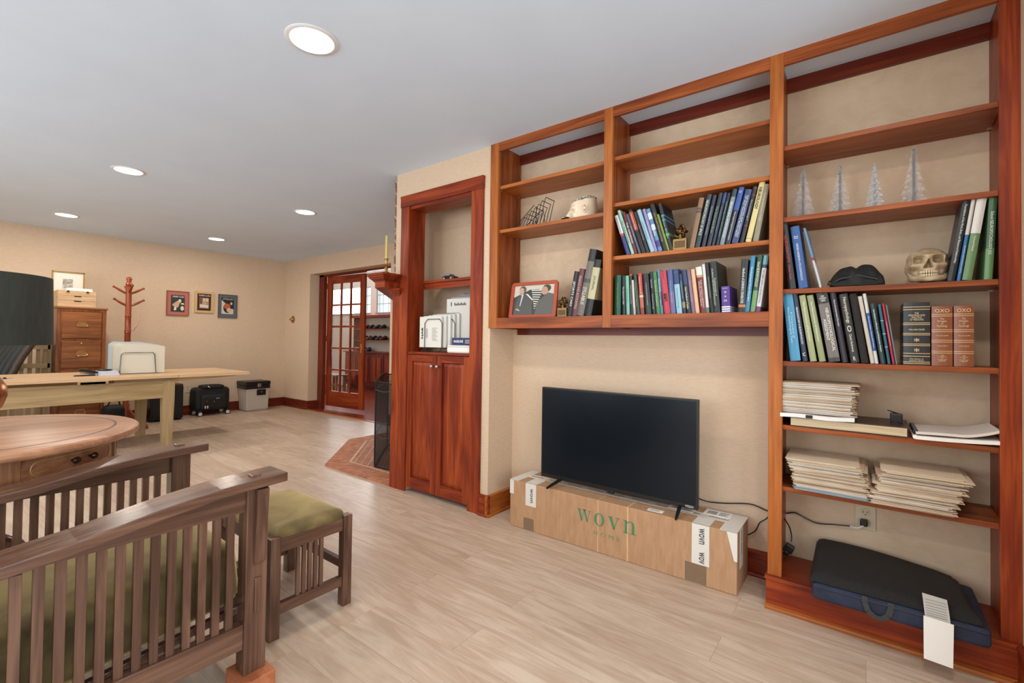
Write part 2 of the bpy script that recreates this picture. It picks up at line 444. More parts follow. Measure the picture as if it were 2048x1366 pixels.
for a, b_ in ((-2.35, -2.29), (-0.75, -0.69), (0.84, 0.9)): m.box(1.70, 1.76, a, b_, 0.4, 2.3)
m.box(1.70, 1.76, -2.35, 0.9, 0.4, 0.46); m.box(1.70, 1.76, -2.35, 0.9, 2.24, 2.3)
struct('window_2', m, wood('cherry', 'y'))

# baseboards
def base_prof(d=0.015, h=0.122):     # board with a small cap and quarter round
    return [(0, 0), (-d-0.014, 0), (-d-0.014, 0.008), (-d-0.010, 0.015), (-d, 0.018), (-d, h-0.014), (-d-0.004, h-0.012), (-d-0.004, h-0.003), (-d+0.003, h), (0, h)]
def base_x(name, x0, x1, y, h=0.122, mat='cherry'):
    return struct(name, MB().prism([(y+a, b_) for a, b_ in base_prof(h=h)], x0, x1, 'x'), wood(mat, 'x'))
def base_y(name, y0, y1, x, sgn, h=0.122, mat='cherry'):
    return struct(name, MB().prism([(x-sgn*a, b_) for a, b_ in base_prof(h=h)], y0, y1, 'y'), wood(mat, 'y'))
base_y('baseboard_left', -2.75, 3.98, -7.9, 1, 0.14, 'redcherry')
base_x('baseboard_far', -7.9, -7.13, 3.98, 0.14, 'redcherry')
base_x('baseboard_far_right', -5.09, -4.6, 3.98, 0.14, 'redcherry')
struct('trim_1', MB().box(-7.145, -7.115, 3.97, 4.14, 0, 0.14), wood('redcherry', 'y'))
base_x('baseboard_right', -1.955, -0.36, YR, 0.125)
base_x('baseboard_niche', -2.036, -1.953, 2.352, 0.135)
base_y('baseboard_return', 2.325, YR, -1.973, 1, 0.135, 'honey')
base_y('baseboard_corner', 1.7, 2.32, 0.4255, -1, 0.14)

# recessed ceiling lights
M_bulb = emit('lamp_diffuser', (1, 0.97, 0.92, 1), 7.0)
M_trimring = plain('white_trim', srgb(225, 225, 225), 0.5)
names = ['round recessed ceiling light nearest the camera, above the chairs', 'recessed ceiling light above the room middle, left of the ceiling line of lights',
 'recessed ceiling light in front of the glazed door', 'farthest left recessed ceiling light, above the file cabinet', 'recessed ceiling light near the far corner above the framed pictures']
for i, (x, y) in enumerate(CAN_SPOTS):
    t = thing('ceiling_light', names[i] if i < 5 else 'recessed ceiling light out of frame, ' + ['over the armchair back', 'behind the drum table', 'behind the office chair', 'above the camera', 'behind the camera'][i-5], 'ceiling light', (x, y, CEIL), 'recessed ceiling lights')
    MB().lathe([(0.088, CEIL-0.001), (0.090, CEIL-0.006), (0.104, CEIL-0.006), (0.110, CEIL-0.001)], (x, y, 0), 40, cap=False).build('trim_ring', M_trimring, t)
    MB().lathe([(0.088, CEIL-0.002), (0.05, CEIL-0.004), (0.001, CEIL-0.005)], (x, y, 0), 40, cap=False).build('diffuser', M_bulb, t)
    l = area('ceiling_light_glow', (0, 0, -0.012), (0, 0, 0), 0.17, 0.17, 15 if i < 5 else 12, (1.0, 0.91, 0.80), 'DISK')
    l.parent = t

# ------------------------------------------------------------------ niche casing and cupboard
CZ, CX, CY = wood('cherry', 'z'), wood('cherry', 'x'), wood('cherry', 'y')
t = thing('niche_cabinet', 'built-in cherry niche cabinet with two raised-panel doors, left of the bookcase', 'cabinet', (-2.46, 2.34, 0))
MB().box(-2.873, NL, 2.334, 2.352, 0, NT).build('casing', CZ, t, bevel=0.002)
MB().box(NR, -2.036, 2.334, 2.352, 0, NT).build('casing', CZ, t, bevel=0.002)
MB().box(-2.876, -2.033, 2.330, 2.352, NT, 2.25).box(-2.878, -2.031, 2.328, 2.352, 2.238, 2.252).build('header', CX, t, bevel=0.002)
MB().box(NL-0.02, NL, 2.352, 2.50, 0.03, NT).build('jamb', CZ, t)
MB().box(NR, NR+0.02, 2.352, 2.50, 0.03, NT).build('jamb', CZ, t)
MB().box(NL, NR, 2.352, 2.50, NT-0.02, NT).build('head_jamb', CX, t)
MB().box(NL, NR, 2.345, 2.74, 1.038, 1.056).build('counter', CX, t, bevel=0.002)
MB().box(NL, NR, 2.36, 2.72, 0.03, 0.05).box(NL, NR, 2.44, 2.45, 0, 0.03).build('toe_kick', CX, t)
MB().box(NL-0.02, NR+0.1, 2.49, 2.74, 1.590, 1.610).build('shelf', CX, t, bevel=0.002)
MB().box(NL-0.02, NR+0.1, 2.506, 2.524, 1.545, 1.589).build('shelf_cleat', CX, t)
def raised_door(parent, x0, x1, z0, z1, y, st=0.05):
    d = MB()
    d.box(x0, x0+st, y, y+0.02, z0, z1); d.box(x1-st, x1, y, y+0.02, z0, z1); d.box(x0+st, x1-st, y+0.0185, y+0.02, z0+0.01, z1-0.01)
    o = d.build('door', CZ, parent, bevel=0.0015)
    MB().box(x0+st, x1-st, y, y+0.02, z1-st*0.95, z1).build('door_rail', CX, o, bevel=0.0015)
    MB().box(x0+st, x1-st, y, y+0.02, z0, z0+st*1.6).build('door_rail', CX, o, bevel=0.0015)
    a0, a1, b0, b1 = x0+st, x1-st, z0+st*1.6, z1-st*0.95
    e = 0.028
    p = MB()
    vs = [(a0, y+0.014, b0), (a1, y+0.014, b0), (a1, y+0.014, b1), (a0, y+0.014, b1), (a0+e, y+0.004, b0+e), (a1-e, y+0.004, b0+e), (a1-e, y+0.004, b1-e), (a0+e, y+0.004, b1-e)]
    p.add(vs, [(0,1,5,4),(1,2,6,5),(2,3,7,6),(3,0,4,7),(4,5,6,7)])
    p.add([(a0,y+0.018,b0),(a1,y+0.018,b0),(a1,y+0.018,b1),(a0,y+0.018,b1)], [(3,2,1,0)])
    p.build('raised_panel', CZ, o)
    return o
for x0, x1, kx in ((NL+0.004, -2.462, -2.488), (-2.458, NR-0.004, -2.432)):
    d = raised_door(t, x0, x1, 0.035, 1.034, 2.343)
    M = Matrix.Translation((kx, 2.343, 0.958)) @ Matrix.Rotation(PI/2, 4, 'X')
    MB().lathe([(0.004, 0), (0.006, 0.004), (0.005, 0.016), (0.012, 0.022), (0.0145, 0.030), (0.011, 0.037), (0.001, 0.039)], seg=20, M=M).build('knob', M_nickel, d)

# ------------------------------------------------------------------ bookcase
t = thing('bookcase', 'built-in cherry bookcase covering the right wall from floor to ceiling', 'bookcase', (-0.8, 2.45, 0))
H = wood('honey', 'z'); HX = wood('honey', 'x'); BZ_, BX_, BY_ = wood('brown', 'z'), wood('brown', 'x'), wood('brown', 'y')
posts = [(-1.975, -1.909, 1.228), (-1.157, -1.106, 1.228), (-0.346, -0.292, 0.139), (0.372, 0.425, 0.139)]
for i, (a, b_, z0) in enumerate(posts):
    MB().box(a, b_, YB, YB+0.02, z0, CEIL).build('post', [H, H, H, CZ][i], t, bevel=0.0015)
    x0, x1 = {0: (a, -1.925), 1: (-1.142, -1.120), 2: (-0.331, -0.309), 3: (0.388, 0.425)}[i]
    MB().box(x0, x1, YB+0.02, YR, z0, CEIL).build('side_panel', [BZ_, BZ_, BZ_, CZ][i], t)
bays = [(-1.909, -1.157), (-1.106, -0.346), (-0.292, 0.372)]
bx = [(-1.925, -1.142), (-1.120, -0.331), (-0.309, 0.388)]
for (a, b_), (c, d) in zip(bays, bx):
    MB().box(a, b_, YB+0.001, YB+0.02, 2.383, CEIL).build('top_rail', BX_, t, bevel=0.0015)
    MB().box(c, d, YR-0.02, YR, 2.375, CEIL).build('back_rail', wood('redcherry', 'x'), t)
for k in (0, 1):
    a, b_ = bays[k]; c, d = bx[k]
    MB().box(a, b_, YB+0.001, YB+0.02, 1.228, 1.296).build('bottom_rail', BX_, t, bevel=0.0015)
    MB().box(c, d, YB+0.02, YR, 1.274, 1.294).build('bottom_board', BX_, t)
MB().box(-1.925, -0.331, YR-0.02, YR, 1.19, 1.26).build('back_rail', wood('redcherry', 'x'), t)
shelves = {0: [2.160, 1.872], 1: [2.168, 1.912, 1.620], 2: [2.030, 1.711, 1.393, 1.076, 0.796, 0.528]}
for k, zs in shelves.items():
    c, d = bx[k]
    for z in zs:
        sh = MB().box(c+0.001, d-0.001, YB+0.022, YR-0.004, z-0.021, z).build('shelf', HX if k < 2 else BX_, t, bevel=0.0015)
        for x in (c, d):
            for y in (YB+0.05, YR-0.04):
                MB().box(x-0.0 if x == c else x-0.012, x+0.012 if x == c else x, y-0.004, y+0.004, z-0.027, z-0.021).build('shelf_pin', M_peg, sh)
MB().box(-0.355, 0.425, 2.316, YR, 0.124, 0.139).build('base_shelf', CX, t, bevel=0.003)
MB().box(-0.350, 0.415, 2.322, 2.337, 0.016, 0.124).box(-0.350, -0.336, 2.337, YR, 0.0, 0.124).build('plinth', CX, t, bevel=0.0015)
MB().prism([(2.322, 0), (2.306, 0), (2.306, 0.007), (2.311, 0.014), (2.322, 0.019)], -0.352, 0.415, 'x').build('quarter_round', HX, t)

# ------------------------------------------------------------------ fireplace, mantel, hearth
def line45(off, wall_x=-2.95, wall_y=2.35):
    """outline of a band standing 'off' in front of the wall that turns 45 degrees to the left"""
    s_ = (wall_x+wall_y) - off*math.sqrt(2)        # x+y on the offset line
    yy = wall_y-off
    return s_-yy, yy
M_brick = None
def brickmat():
    m, nt, b = newmat('red_brick'); N = nt.nodes; L = nt.links
    tc = N.new('ShaderNodeTexCoord'); mp = N.new('ShaderNodeMapping'); mp.inputs['Rotation'].default_value = (PI/2, 0, -PI/4)
    L.new(tc.outputs['Object'], mp.inputs[0])
    br = N.new('ShaderNodeTexBrick'); br.inputs['Scale'].default_value = 1; br.inputs['Brick Width'].default_value = 0.2; br.inputs['Row Height'].default_value = 0.067; br.inputs['Mortar Size'].default_value = 0.006
    br.inputs['Color1'].default_value = srgb(134, 92, 70); br.inputs['Color2'].default_value = srgb(112, 84, 66); br.inputs['Mortar'].default_value = srgb(170, 156, 136)
    L.new(mp.outputs[0], br.inputs['Vector']); L.new(br.outputs[0], b.inputs['Base Color']); b.inputs['Roughness'].default_value = 0.85
    return m
M_brick = brickmat()
m = MB()
m.prism([(-2.95, 2.36), (-2.962, 2.372), (-4.572, 3.98), (-4.5, 3.98), (-2.93, 2.45)], 0, CEIL, 'z')
r_ = random.Random(3)
for i in range(36):                       # ragged brick ends at the outer corner
    z = i*0.067
    m.box(-2.966-r_.uniform(0, 0.012), -2.945, 2.354, 2.40, z+0.004, min(z+0.063, CEIL))
struct('wall_fireplace', m, M_brick)
t = thing('mantelpiece', 'cherry mantelpiece wrapping the chimney corner, under the candle', 'mantel', (-2.9, 2.25, 0))
def band(mb, off, z0, z1, xr):
    cx_, cy_ = line45(off)
    L_ = 1.36
    mb.prism([(xr, 2.352), (xr, cy_), (cx_, cy_), (cx_-L_*0.7071, cy_+L_*0.7071), (cx_-(L_-off)*0.7071, cy_+(L_+off)*0.7071), (-2.95, 2.352)], z0, z1, 'z')
m = MB()
for off, z0, z1, xr in ((0.204, 1.628, 1.645, -2.838), (0.192, 1.616, 1.628, -2.850), (0.176, 1.604, 1.616, -2.866), (0.16, 1.596, 1.604, -2.880)):
    band(m, off, z0, z1, xr)
m.build('mantel_shelf', CX, t, bevel=0.0015)
m = MB(); band(m, 0.145, 1.540, 1.596, -2.893); m.build('frieze', CX, t, bevel=0.002)
MB().prism([(-2.873, 2.352), (-2.873, 2.334), (-2.958, 2.334), (-2.972, 2.348), (-2.96, 2.36)], 0, 1.54, 'z').build('pilaster', CZ, t, bevel=0.0015)
m = MB()
for o_, z0, z1 in ((0.008, 1.488, 1.498), (0.016, 1.498, 1.510), (0.026, 1.510, 1.524), (0.036, 1.524, 1.540)):
    m.prism([(-2.873+o_, 2.352), (-2.873+o_, 2.334-o_), (-2.958-o_*0.4, 2.334-o_), (-2.972-o_*0.7, 2.348-o_*0.4), (-2.96, 2.36)], z0, z1, 'z')
m.build('capital', CX, t, bevel=0.001)
M_hearth = planks('terracotta_brick', srgb(178, 112, 80), srgb(158, 92, 62), srgb(196, 164, 134), 0.2, 0.068, 0.7, rot=0, mort=0.005, cm=srgb(188, 156, 128), grain=0.35, gs=30)
M_hearth45 = planks('terracotta_brick_turned', srgb(178, 112, 80), srgb(158, 92, 62), srgb(196, 164, 134), 0.2, 0.068, 0.7, rot=PI/4, mort=0.005, cm=srgb(188, 156, 128), grain=0.35, gs=30)
t = thing('hearth', 'terracotta brick hearth with an angled front, at the foot of the chimney', 'hearth', (-3.8, 3.0, 0))
hz = 0.018
outer = [(-2.96, 2.336), (-3.870, 2.336), (-4.620, 3.075), (-4.640, 3.975)]
inner = [(-2.96, 2.526), (-3.791, 2.526), (-4.430, 3.154), (-4.450, 3.975)]
m = MB()
for k in range(3):
    n_ = (12, 14, 12)[k]
    for i in range(n_):
        f0, f1 = (i+0.045)/n_, (i+0.955)/n_
        lp = lambda A, B, f: (A[0]+(B[0]-A[0])*f, A[1]+(B[1]-A[1])*f)
        q = [lp(outer[k], outer[k+1], f0), lp(outer[k], outer[k+1], f1), lp(inner[k], inner[k+1], f1), lp(inner[k], inner[k+1], f0)]
        m.prism(q, 0, hz, 'z')
m.build('border_bricks', noisy('terracotta', srgb(156, 94, 64), srgb(190, 128, 94), 14, 0.75, 0.2), t, bevel=0.001)
MB().prism([(-3.15, 2.546), (-3.780, 2.546), (-4.410, 3.165), (-4.430, 3.82)], 0.0, hz-0.002, 'z').build('hearth_bricks', M_hearth45, t)
MB().prism([(-2.96, 2.34), (-3.868, 2.34), (-4.615, 3.073), (-4.635, 3.97), (-4.56, 3.97), (-2.96, 2.37)], -0.001, hz-0.0025, 'z').build('mortar', noisy('mortar', srgb(212, 184, 156), srgb(190, 160, 132), 40, 0.9), t)
# fire screen, folded, standing on the hearth
t = thing('fire_screen', 'black mesh folding fire screen standing on the brick hearth', 'fire screen', (-3.5, 2.6, hz))
M_mesh = see_through('screen_mesh', srgb(14, 13, 11), 0.66, 0.8)
pl = [(-3.20, 2.585), (-3.455, 2.56), (-4.06, 3.165), (-4.10, 3.42)]
zt = [0.80, 0.775, 0.80, 0.775]
for k in range(3):
    a, b_ = pl[k], pl[k+1]
    top = []
    n_ = 10
    for i in range(n_+1):
        u = i/n_
        bulge = (0.035*math.sin(PI*u) if k == 1 else 0.0)
        top.append((a[0]+(b_[0]-a[0])*u, a[1]+(b_[1]-a[1])*u, (0.775+bulge) if k == 1 else 0.775-(0.02*(1-u) if k == 0 else 0.02*u)))
    pn = MB()
    bot = [(x, y, hz+0.02) for x, y, z in top]
    pn.add(bot+top, [(i, i+1, n_+2+i, n_+1+i) for i in range(n_)])
    o = pn.build('mesh_panel', M_mesh, t)
    fr = MB()
    fr.tube([bot[0]]+top+[bot[-1]], 0.006, 6); fr.tube([(bot[0][0], bot[0][1], hz+0.008), (bot[-1][0], bot[-1][1], hz+0.008)], 0.008, 6)
    fr.build('screen_frame', M_blackmatte, o)
    MB().tube([(a[0], a[1]-0.004, 0.70), ((a[0]+b_[0])/2, (a[1]+b_[1])/2-0.03, 0.69), (b_[0], b_[1]-0.004, 0.70)], 0.003, 6)\
        .tube([(a[0], a[1]-0.004, 0.30), ((a[0]+b_[0])/2, (a[1]+b_[1])/2-0.03, 0.29), (b_[0], b_[1]-0.004, 0.30)], 0.0022, 6).build('brace_wire', plain('dull_bronze', srgb(84, 70, 52), 0.5, 0.5), o)
# candlestick
t = thing('candlestick', 'brass candlestick with a tall yellow candle on the mantel', 'candlestick', (-2.915, 2.235, 1.645))
cx, cy = -2.915, 2.235
MB().lathe([(0.036, 1.645), (0.038, 1.650), (0.030, 1.656), (0.012, 1.664), (0.008, 1.675), (0.014, 1.684), (0.008, 1.693), (0.006, 1.70), (0.015, 1.712), (0.007, 1.722), (0.009, 1.728), (0.012, 1.755), (0.013, 1.757), (0.020, 1.760), (0.020, 1.762), (0.011, 1.763)], (cx, cy, 0), 24).build('stick', M_brass, t)
MB().lathe([(0.0105, 1.757), (0.0100, 1.90), (0.0092, 1.935), (0.004, 1.943)], (cx, cy, 0), 20).build('candle', plain('beeswax', srgb(196, 178, 104), 0.45), t)
MB().tube([(cx, cy, 1.942), (cx+0.001, cy, 1.952)], 0.001, 6).build('wick', M_blackmatte, t)

# ------------------------------------------------------------------ doorway and glazed door
RZ, RX = wood('redcherry', 'z'), wood('redcherry', 'x')
DX0, DX1, DT = -7.13, -5.09, 2.173
m = MB(); m.box(DX0, DX0+0.135, 4.14, 4.20, 0.0, DT); m.box(DX1-0.03, DX1, 4.14, 4.20, 0, DT)
struct('trim_2', m, RZ, bevel=0.003)
struct('trim_3', MB().box(DX0, DX1, 4.14, 4.20, DT-0.03, DT), RX)
struct('floor_next_room', MB().box(-14, -3.9, 3.985, 6.7, -0.05, 0.006), M_redfloor)
struct('trim_4', MB().prism([(3.955, 0), (3.985, 0), (3.985, 0.012), (3.962, 0.008)], DX0, DX1, 'x'), wood('honey', 'x'))
x0, x1, z0, z1 = -6.985, -6.06, 0.065, 2.145
door = struct('door_1', MB().box(0, 0.105, 0, 0.04, z0, z1).box(0.82, 0.925, 0, 0.04, z0, z1), wood('cherry', 'z'), bevel=0.002)
door.location = (x0, 4.20, 0); door.rotation_euler = (0, 0, math.radians(3.5))
bot, topr = 0.24, 0.12
MB().box(0.105, 0.82, 0, 0.04, z0, z0+bot).build('door_rail', wood('cherry', 'x'), door, world=False, bevel=0.002)
MB().box(0.105, 0.82, 0, 0.04, z1-topr, z1).build('door_rail', wood('cherry', 'x'), door, world=False, bevel=0.002)
gw = (0.82-0.105)/3; gh = (z1-topr-z0-bot)/5
mu = MB()
for i in (1, 2): mu.box(0.105+gw*i-0.014, 0.105+gw*i+0.014, 0.006, 0.034, z0+bot, z1-topr)
for j in range(1, 5): mu.box(0.105, 0.82, 0.005, 0.035, z0+bot+gh*j-0.014, z0+bot+gh*j+0.014)
mu.build('muntins', wood('cherry', 'z'), door, world=False, bevel=0.002)
for i in range(3):
    for j in range(5):
        MB().box(0.105+gw*i+0.012, 0.105+gw*(i+1)-0.012, 0.018, 0.022, z0+bot+gh*j+0.012, z0+bot+gh*(j+1)-0.012).build('pane', M_pane, door, world=False)
h = MB().box(0.855, 0.885, -0.006, 0, 0.93, 1.07)
h.tube([(0.87, -0.004, 1.01), (0.87, -0.045, 1.01), (0.86, -0.05, 1.01), (0.80, -0.048, 1.012), (0.775, -0.046, 1.005)], 0.008, 10)
h.build('door_handle', M_brass, door, world=False, bevel=0.001)
for zz in (0.25, 1.1, 1.95): MB().box(-0.012, 0.004, -0.006, 0.01, zz, zz+0.09).build('hinge', M_agedbrass, door, world=False)

# ------------------------------------------------------------------ the room beyond
M_w2 = plain('pale_plaster', srgb(208, 200, 190), 0.8)
m = MB(); FW = 6.6
m.box(-14, -4, FW, FW+0.15, 0, 1.75); m.box(-14, -4, FW, FW+0.15, 2.36, 2.8)
for a, b_ in ((-14, -10.95), (-9.16, -8.95), (-7.4, -4)): m.box(a, b_, FW, FW+0.15, 1.75, 2.36)
struct('wall_next_room', m, M_w2)
struct('wall_next_room_right', MB().box(-4.5, -4.4, 4.15, 6.7, 0, 2.8), M_w2)
struct('wall_next_room_left', MB().box(-14, -13.9, 4.15, 6.7, 0, 2.8), M_w2)
struct('ceiling_next_room', MB().box(-14, -3.9, 4.13, 6.75, 2.8, 2.85), plain('bright_ceiling', srgb(235, 235, 235), 0.9))
struct('wall_next_room_near', MB().box(-14, -8.0, 4.14, 4.2, 0, 2.8).box(-8.0, -7.13, 4.15, 4.2, 0, 2.8).box(-7.13, -5.09, 4.15, 4.2, DT, 2.8).box(-5.09, -4.4, 4.15, 4.2, 0, 2.8), M_w2)
M_gblock = glass('frosted_glass_block', 0.35, (0.93, 0.97, 0.97, 1))
for a, b_ in ((-10.95, -9.16), (-8.95, -7.4)):
    wn = MB().box(a, b_, FW-0.03, FW+0.03, 1.735, 1.75)
    n_ = int(round((b_-a)/0.2)); w_ = (b_-a)/n_
    for i in range(1, n_): wn.box(a+w_*i-0.005, a+w_*i+0.005, FW+0.05, FW+0.11, 1.75, 2.36)
    for j in (1, 2): wn.box(a, b_, FW+0.05, FW+0.11, 1.75+0.203*j-0.005, 1.75+0.203*j+0.005)
    o = struct('window_3' if a < -10 else 'window_4', wn, plain('grout', srgb(150, 156, 158), 0.8))
    gb = MB()
    for i in range(n_):
        for j in range(3): gb.box(a+w_*i+0.006, a+w_*(i+1)-0.006, FW+0.045, FW+0.115, 1.75+0.203*j+0.006, 1.75+0.203*(j+1)-0.006)
    gb.build('glass_blocks', M_gblock, o)
t = thing('sideboard', 'red cherry sideboard with shoe shelves above, seen through the doorway', 'sideboard', (-8.6, 6.4, 0))
MB().box(-9.70, -7.3, 6.32, 6.58, 0.09, 0.84).box(-9.66, -7.3, 6.36, 6.58, 0.0, 0.09).build('body', RX, t)
MB().box(-9.73, -7.3, 6.27, 6.58, 0.84, 0.865).build('worktop', wood('cherry', 'x'), t, bevel=0.003)
for i in range(5):
    a = -9.66+i*0.47
    d = MB().box(a, a+0.45, 6.30, 6.32, 0.14, 0.80).build('door', RZ, t, bevel=0.002)
    MB().box(a+0.05, a+0.215, 6.285, 6.30, 0.20, 0.74).box(a+0.235, a+0.40, 6.285, 6.30, 0.20, 0.74).build('raised_panel', wood('cherry', 'z'), d, bevel=0.012)
MB().box(-9.42, -9.39, 6.34, 6.58, 0.865, 1.62).build('side_panel', RZ, t)
MB().box(-9.45, -7.3, 6.30, 6.58, 1.62, 1.68).build('top_board', wood('cherry', 'x'), t, bevel=0.003)
for zz in (1.377, 1.127): MB().box(-9.39, -7.3, 6.34, 6.58, zz-0.022, zz).build('shelf', wood('cherry', 'x'), t)
# shoes on the sideboard shelves
def shoe(x, y, z, c, rz, label, sc=1.0):
    t_ = thing('shoe', label, 'shoe', (x, y, z), 'shoes on the far shelves', (0, 0, rz))
    u = MB()
    prof = [(-0.13, 0.03, 0.05), (-0.11, 0.038, 0.085), (-0.06, 0.036, 0.095), (0.0, 0.038, 0.07), (0.06, 0.044, 0.052), (0.11, 0.038, 0.042), (0.135, 0.016, 0.025)]
    vs = []; fs = []; sg = 10
    for (px, w, h_) in prof:
        for k in range(sg):
            a = 2*PI*k/sg
            vs.append((px*sc, w*sc*math.cos(a), (h_/2+h_/2*math.sin(a)+0.008)*sc))
    for j in range(len(prof)-1):
        for k in range(sg):
            l = (k+1) % sg; fs.append((j*sg+k, j*sg+l, (j+1)*sg+l, (j+1)*sg+k))
    u.add(vs, fs, 0, True); u.add(vs[:sg], [tuple(range(sg))]); u.add(vs[-sg:], [tuple(range(sg))])
    u.build('upper', colr(c, 0.6), t_, world=False)
    MB().prism([(-0.13*sc, -0.03*sc), (0.05*sc, -0.042*sc), (0.12*sc, -0.03*sc), (0.138*sc, 0), (0.12*sc, 0.03*sc), (0.05*sc, 0.042*sc), (-0.13*sc, 0.03*sc)], 0, 0.014*sc, 'z').build('sole', M_blackmatte, t_, world=False)
cols = [(72, 22, 30), (150, 36, 58), (46, 40, 38), (80, 76, 74), (60, 56, 58), (52, 34, 26), (92, 64, 44), (120, 92, 64), (42, 40, 40), (98, 72, 58), (88, 60, 40), (110, 140, 170), (70, 110, 150), (60, 84, 110)]
shx = [(-9.30, 1.377), (-9.08, 1.377), (-8.88, 1.377), (-8.68, 1.377), (-8.47, 1.377), (-9.32, 1.127), (-9.14, 1.127), (-8.97, 1.127), (-8.80, 1.127), (-8.62, 1.127), (-8.45, 1.127), (-9.34, 0.865), (-9.17, 0.865), (-8.99, 0.865)]
cn = ['dark maroon', 'crimson', 'black', 'dark grey', 'charcoal', 'dark brown', 'brown', 'tan', 'black laced', 'dusty brown', 'chestnut', 'pale blue', 'blue', 'navy blue']
for i, ((x, z), c) in enumerate(zip(shx, cols)):
    row = 'top' if i < 5 else ('middle' if i < 11 else 'counter under the')
    shoe(x, 6.44, z, c, random.uniform(-1.3, -0.9), '%s shoe on the %s far shelf' % (cn[i], row), 0.95)
t = thing('stool', 'small grey-topped wooden stool behind the glazed door', 'stool', (-8.95, 5.6, 0))
MB().box(-9.25, -8.68, 5.45, 5.75, 0.365, 0.395).build('seat', plain('grey_top', srgb(150, 138, 128), 0.5), t, bevel=0.004)
for sx in (-9.18, -8.79):
    for sy in (5.49, 5.68): MB().box(sx, sx+0.05, sy, sy+0.045, 0.006, 0.365).build('leg', wood('mahogany', 'z'), t)
MB().box(-9.15, -8.78, 5.56, 5.6, 0.15, 0.19).build('stretcher', wood('mahogany', 'x'), t)
# ================================================================== seating
FZ, FX, FY = wood('fumed', 'z'), wood('fumed', 'x'), wood('fumed', 'y')
def velvet():
    m, nt, b = newmat('green_velvet'); N = nt.nodes; L = nt.links
    tc = N.new('ShaderNodeTexCoord')
    n = N.new('ShaderNodeTexNoise'); n.inputs['Scale'].default_value = 7; n.inputs['Detail'].default_value = 5; n.inputs['Distortion'].default_value = 0.8
    L.new(tc.outputs['Object'], n.inputs['Vector'])
    r = N.new('ShaderNodeValToRGB'); r.color_ramp.elements[0].position = 0.35; r.color_ramp.elements[1].position = 0.68
    r.color_ramp.elements[0].color = srgb(68, 54, 25); r.color_ramp.elements[1].color = srgb(118, 100, 58)
    L.new(n.outputs[0], r.inputs[0]); L.new(r.outputs[0], b.inputs['Base Color'])
    b.inputs['Roughness'].default_value = 0.85; b.inputs['Sheen Weight'].default_value = 1.0; b.inputs['Sheen Tint'].default_value = srgb(240, 212, 150); b.inputs['Sheen Roughness'].default_value = 0.45
    n2 = N.new('ShaderNodeTexNoise'); n2.inputs['Scale'].default_value = 260
    L.new(tc.outputs['Object'], n2.inputs['Vector'])
    bp = N.new('ShaderNodeBump'); bp.inputs['Strength'].default_value = 0.3; bp.inputs['Distance'].default_value = 0.002
    L.new(n2.outputs[0], bp.inputs['Height']); L.new(bp.outputs[0], b.inputs['Normal'])
    return m
M_velvet = velvet()
def cushion(mb, x0, x1, y0, y1, z0, z1, puff=0.02, r=0.04, n=16, M=None, mi=0):
    """soft box: superellipsoid body with crowned top and bottom"""
    cx_, cy_, cz_ = (x0+x1)/2, (y0+y1)/2, (z0+z1)/2
    a, b_, c_ = (x1-x0)/2, (y1-y0)/2, (z1-z0)/2
    def side(u, v, w):
        # rounded box mapping from the cube [-1,1]^3
        p = Vector((u*a, v*b_, w*c_))
        q = Vector((max(-a+r, min(a-r, p.x)), max(-b_+r, min(b_-r, p.y)), max(-c_+r, min(c_-r, p.z))))
        d = p-q
        if d.length > 1e-9: p = q+d.normalized()*r
        p.z += puff*w*(1-u*u)*(1-v*v); p.x += puff*0.4*u*(1-w*w)*(1-v*v); p.y += puff*0.4*v*(1-w*w)*(1-u*u)
        p += Vector((cx_, cy_, cz_))
        return (M @ p) if M else p
    def g(f): mb.grid(f, n, n, mi)
    warp = lambda t: math.sin((t*2-1)*PI/2)*0.35+(t*2-1)*0.65
    g(lambda s_, t_: side(warp(s_), warp(t_), 1)); g(lambda s_, t_: side(warp(t_), warp(s_), -1))
    g(lambda s_, t_: side(1, warp(s_), warp(t_))); g(lambda s_, t_: side(-1, warp(t_), warp(s_)))
    g(lambda s_, t_: side(warp(t_), 1, warp(s_))); g(lambda s_, t_: side(warp(s_), -1, warp(t_)))
    return mb
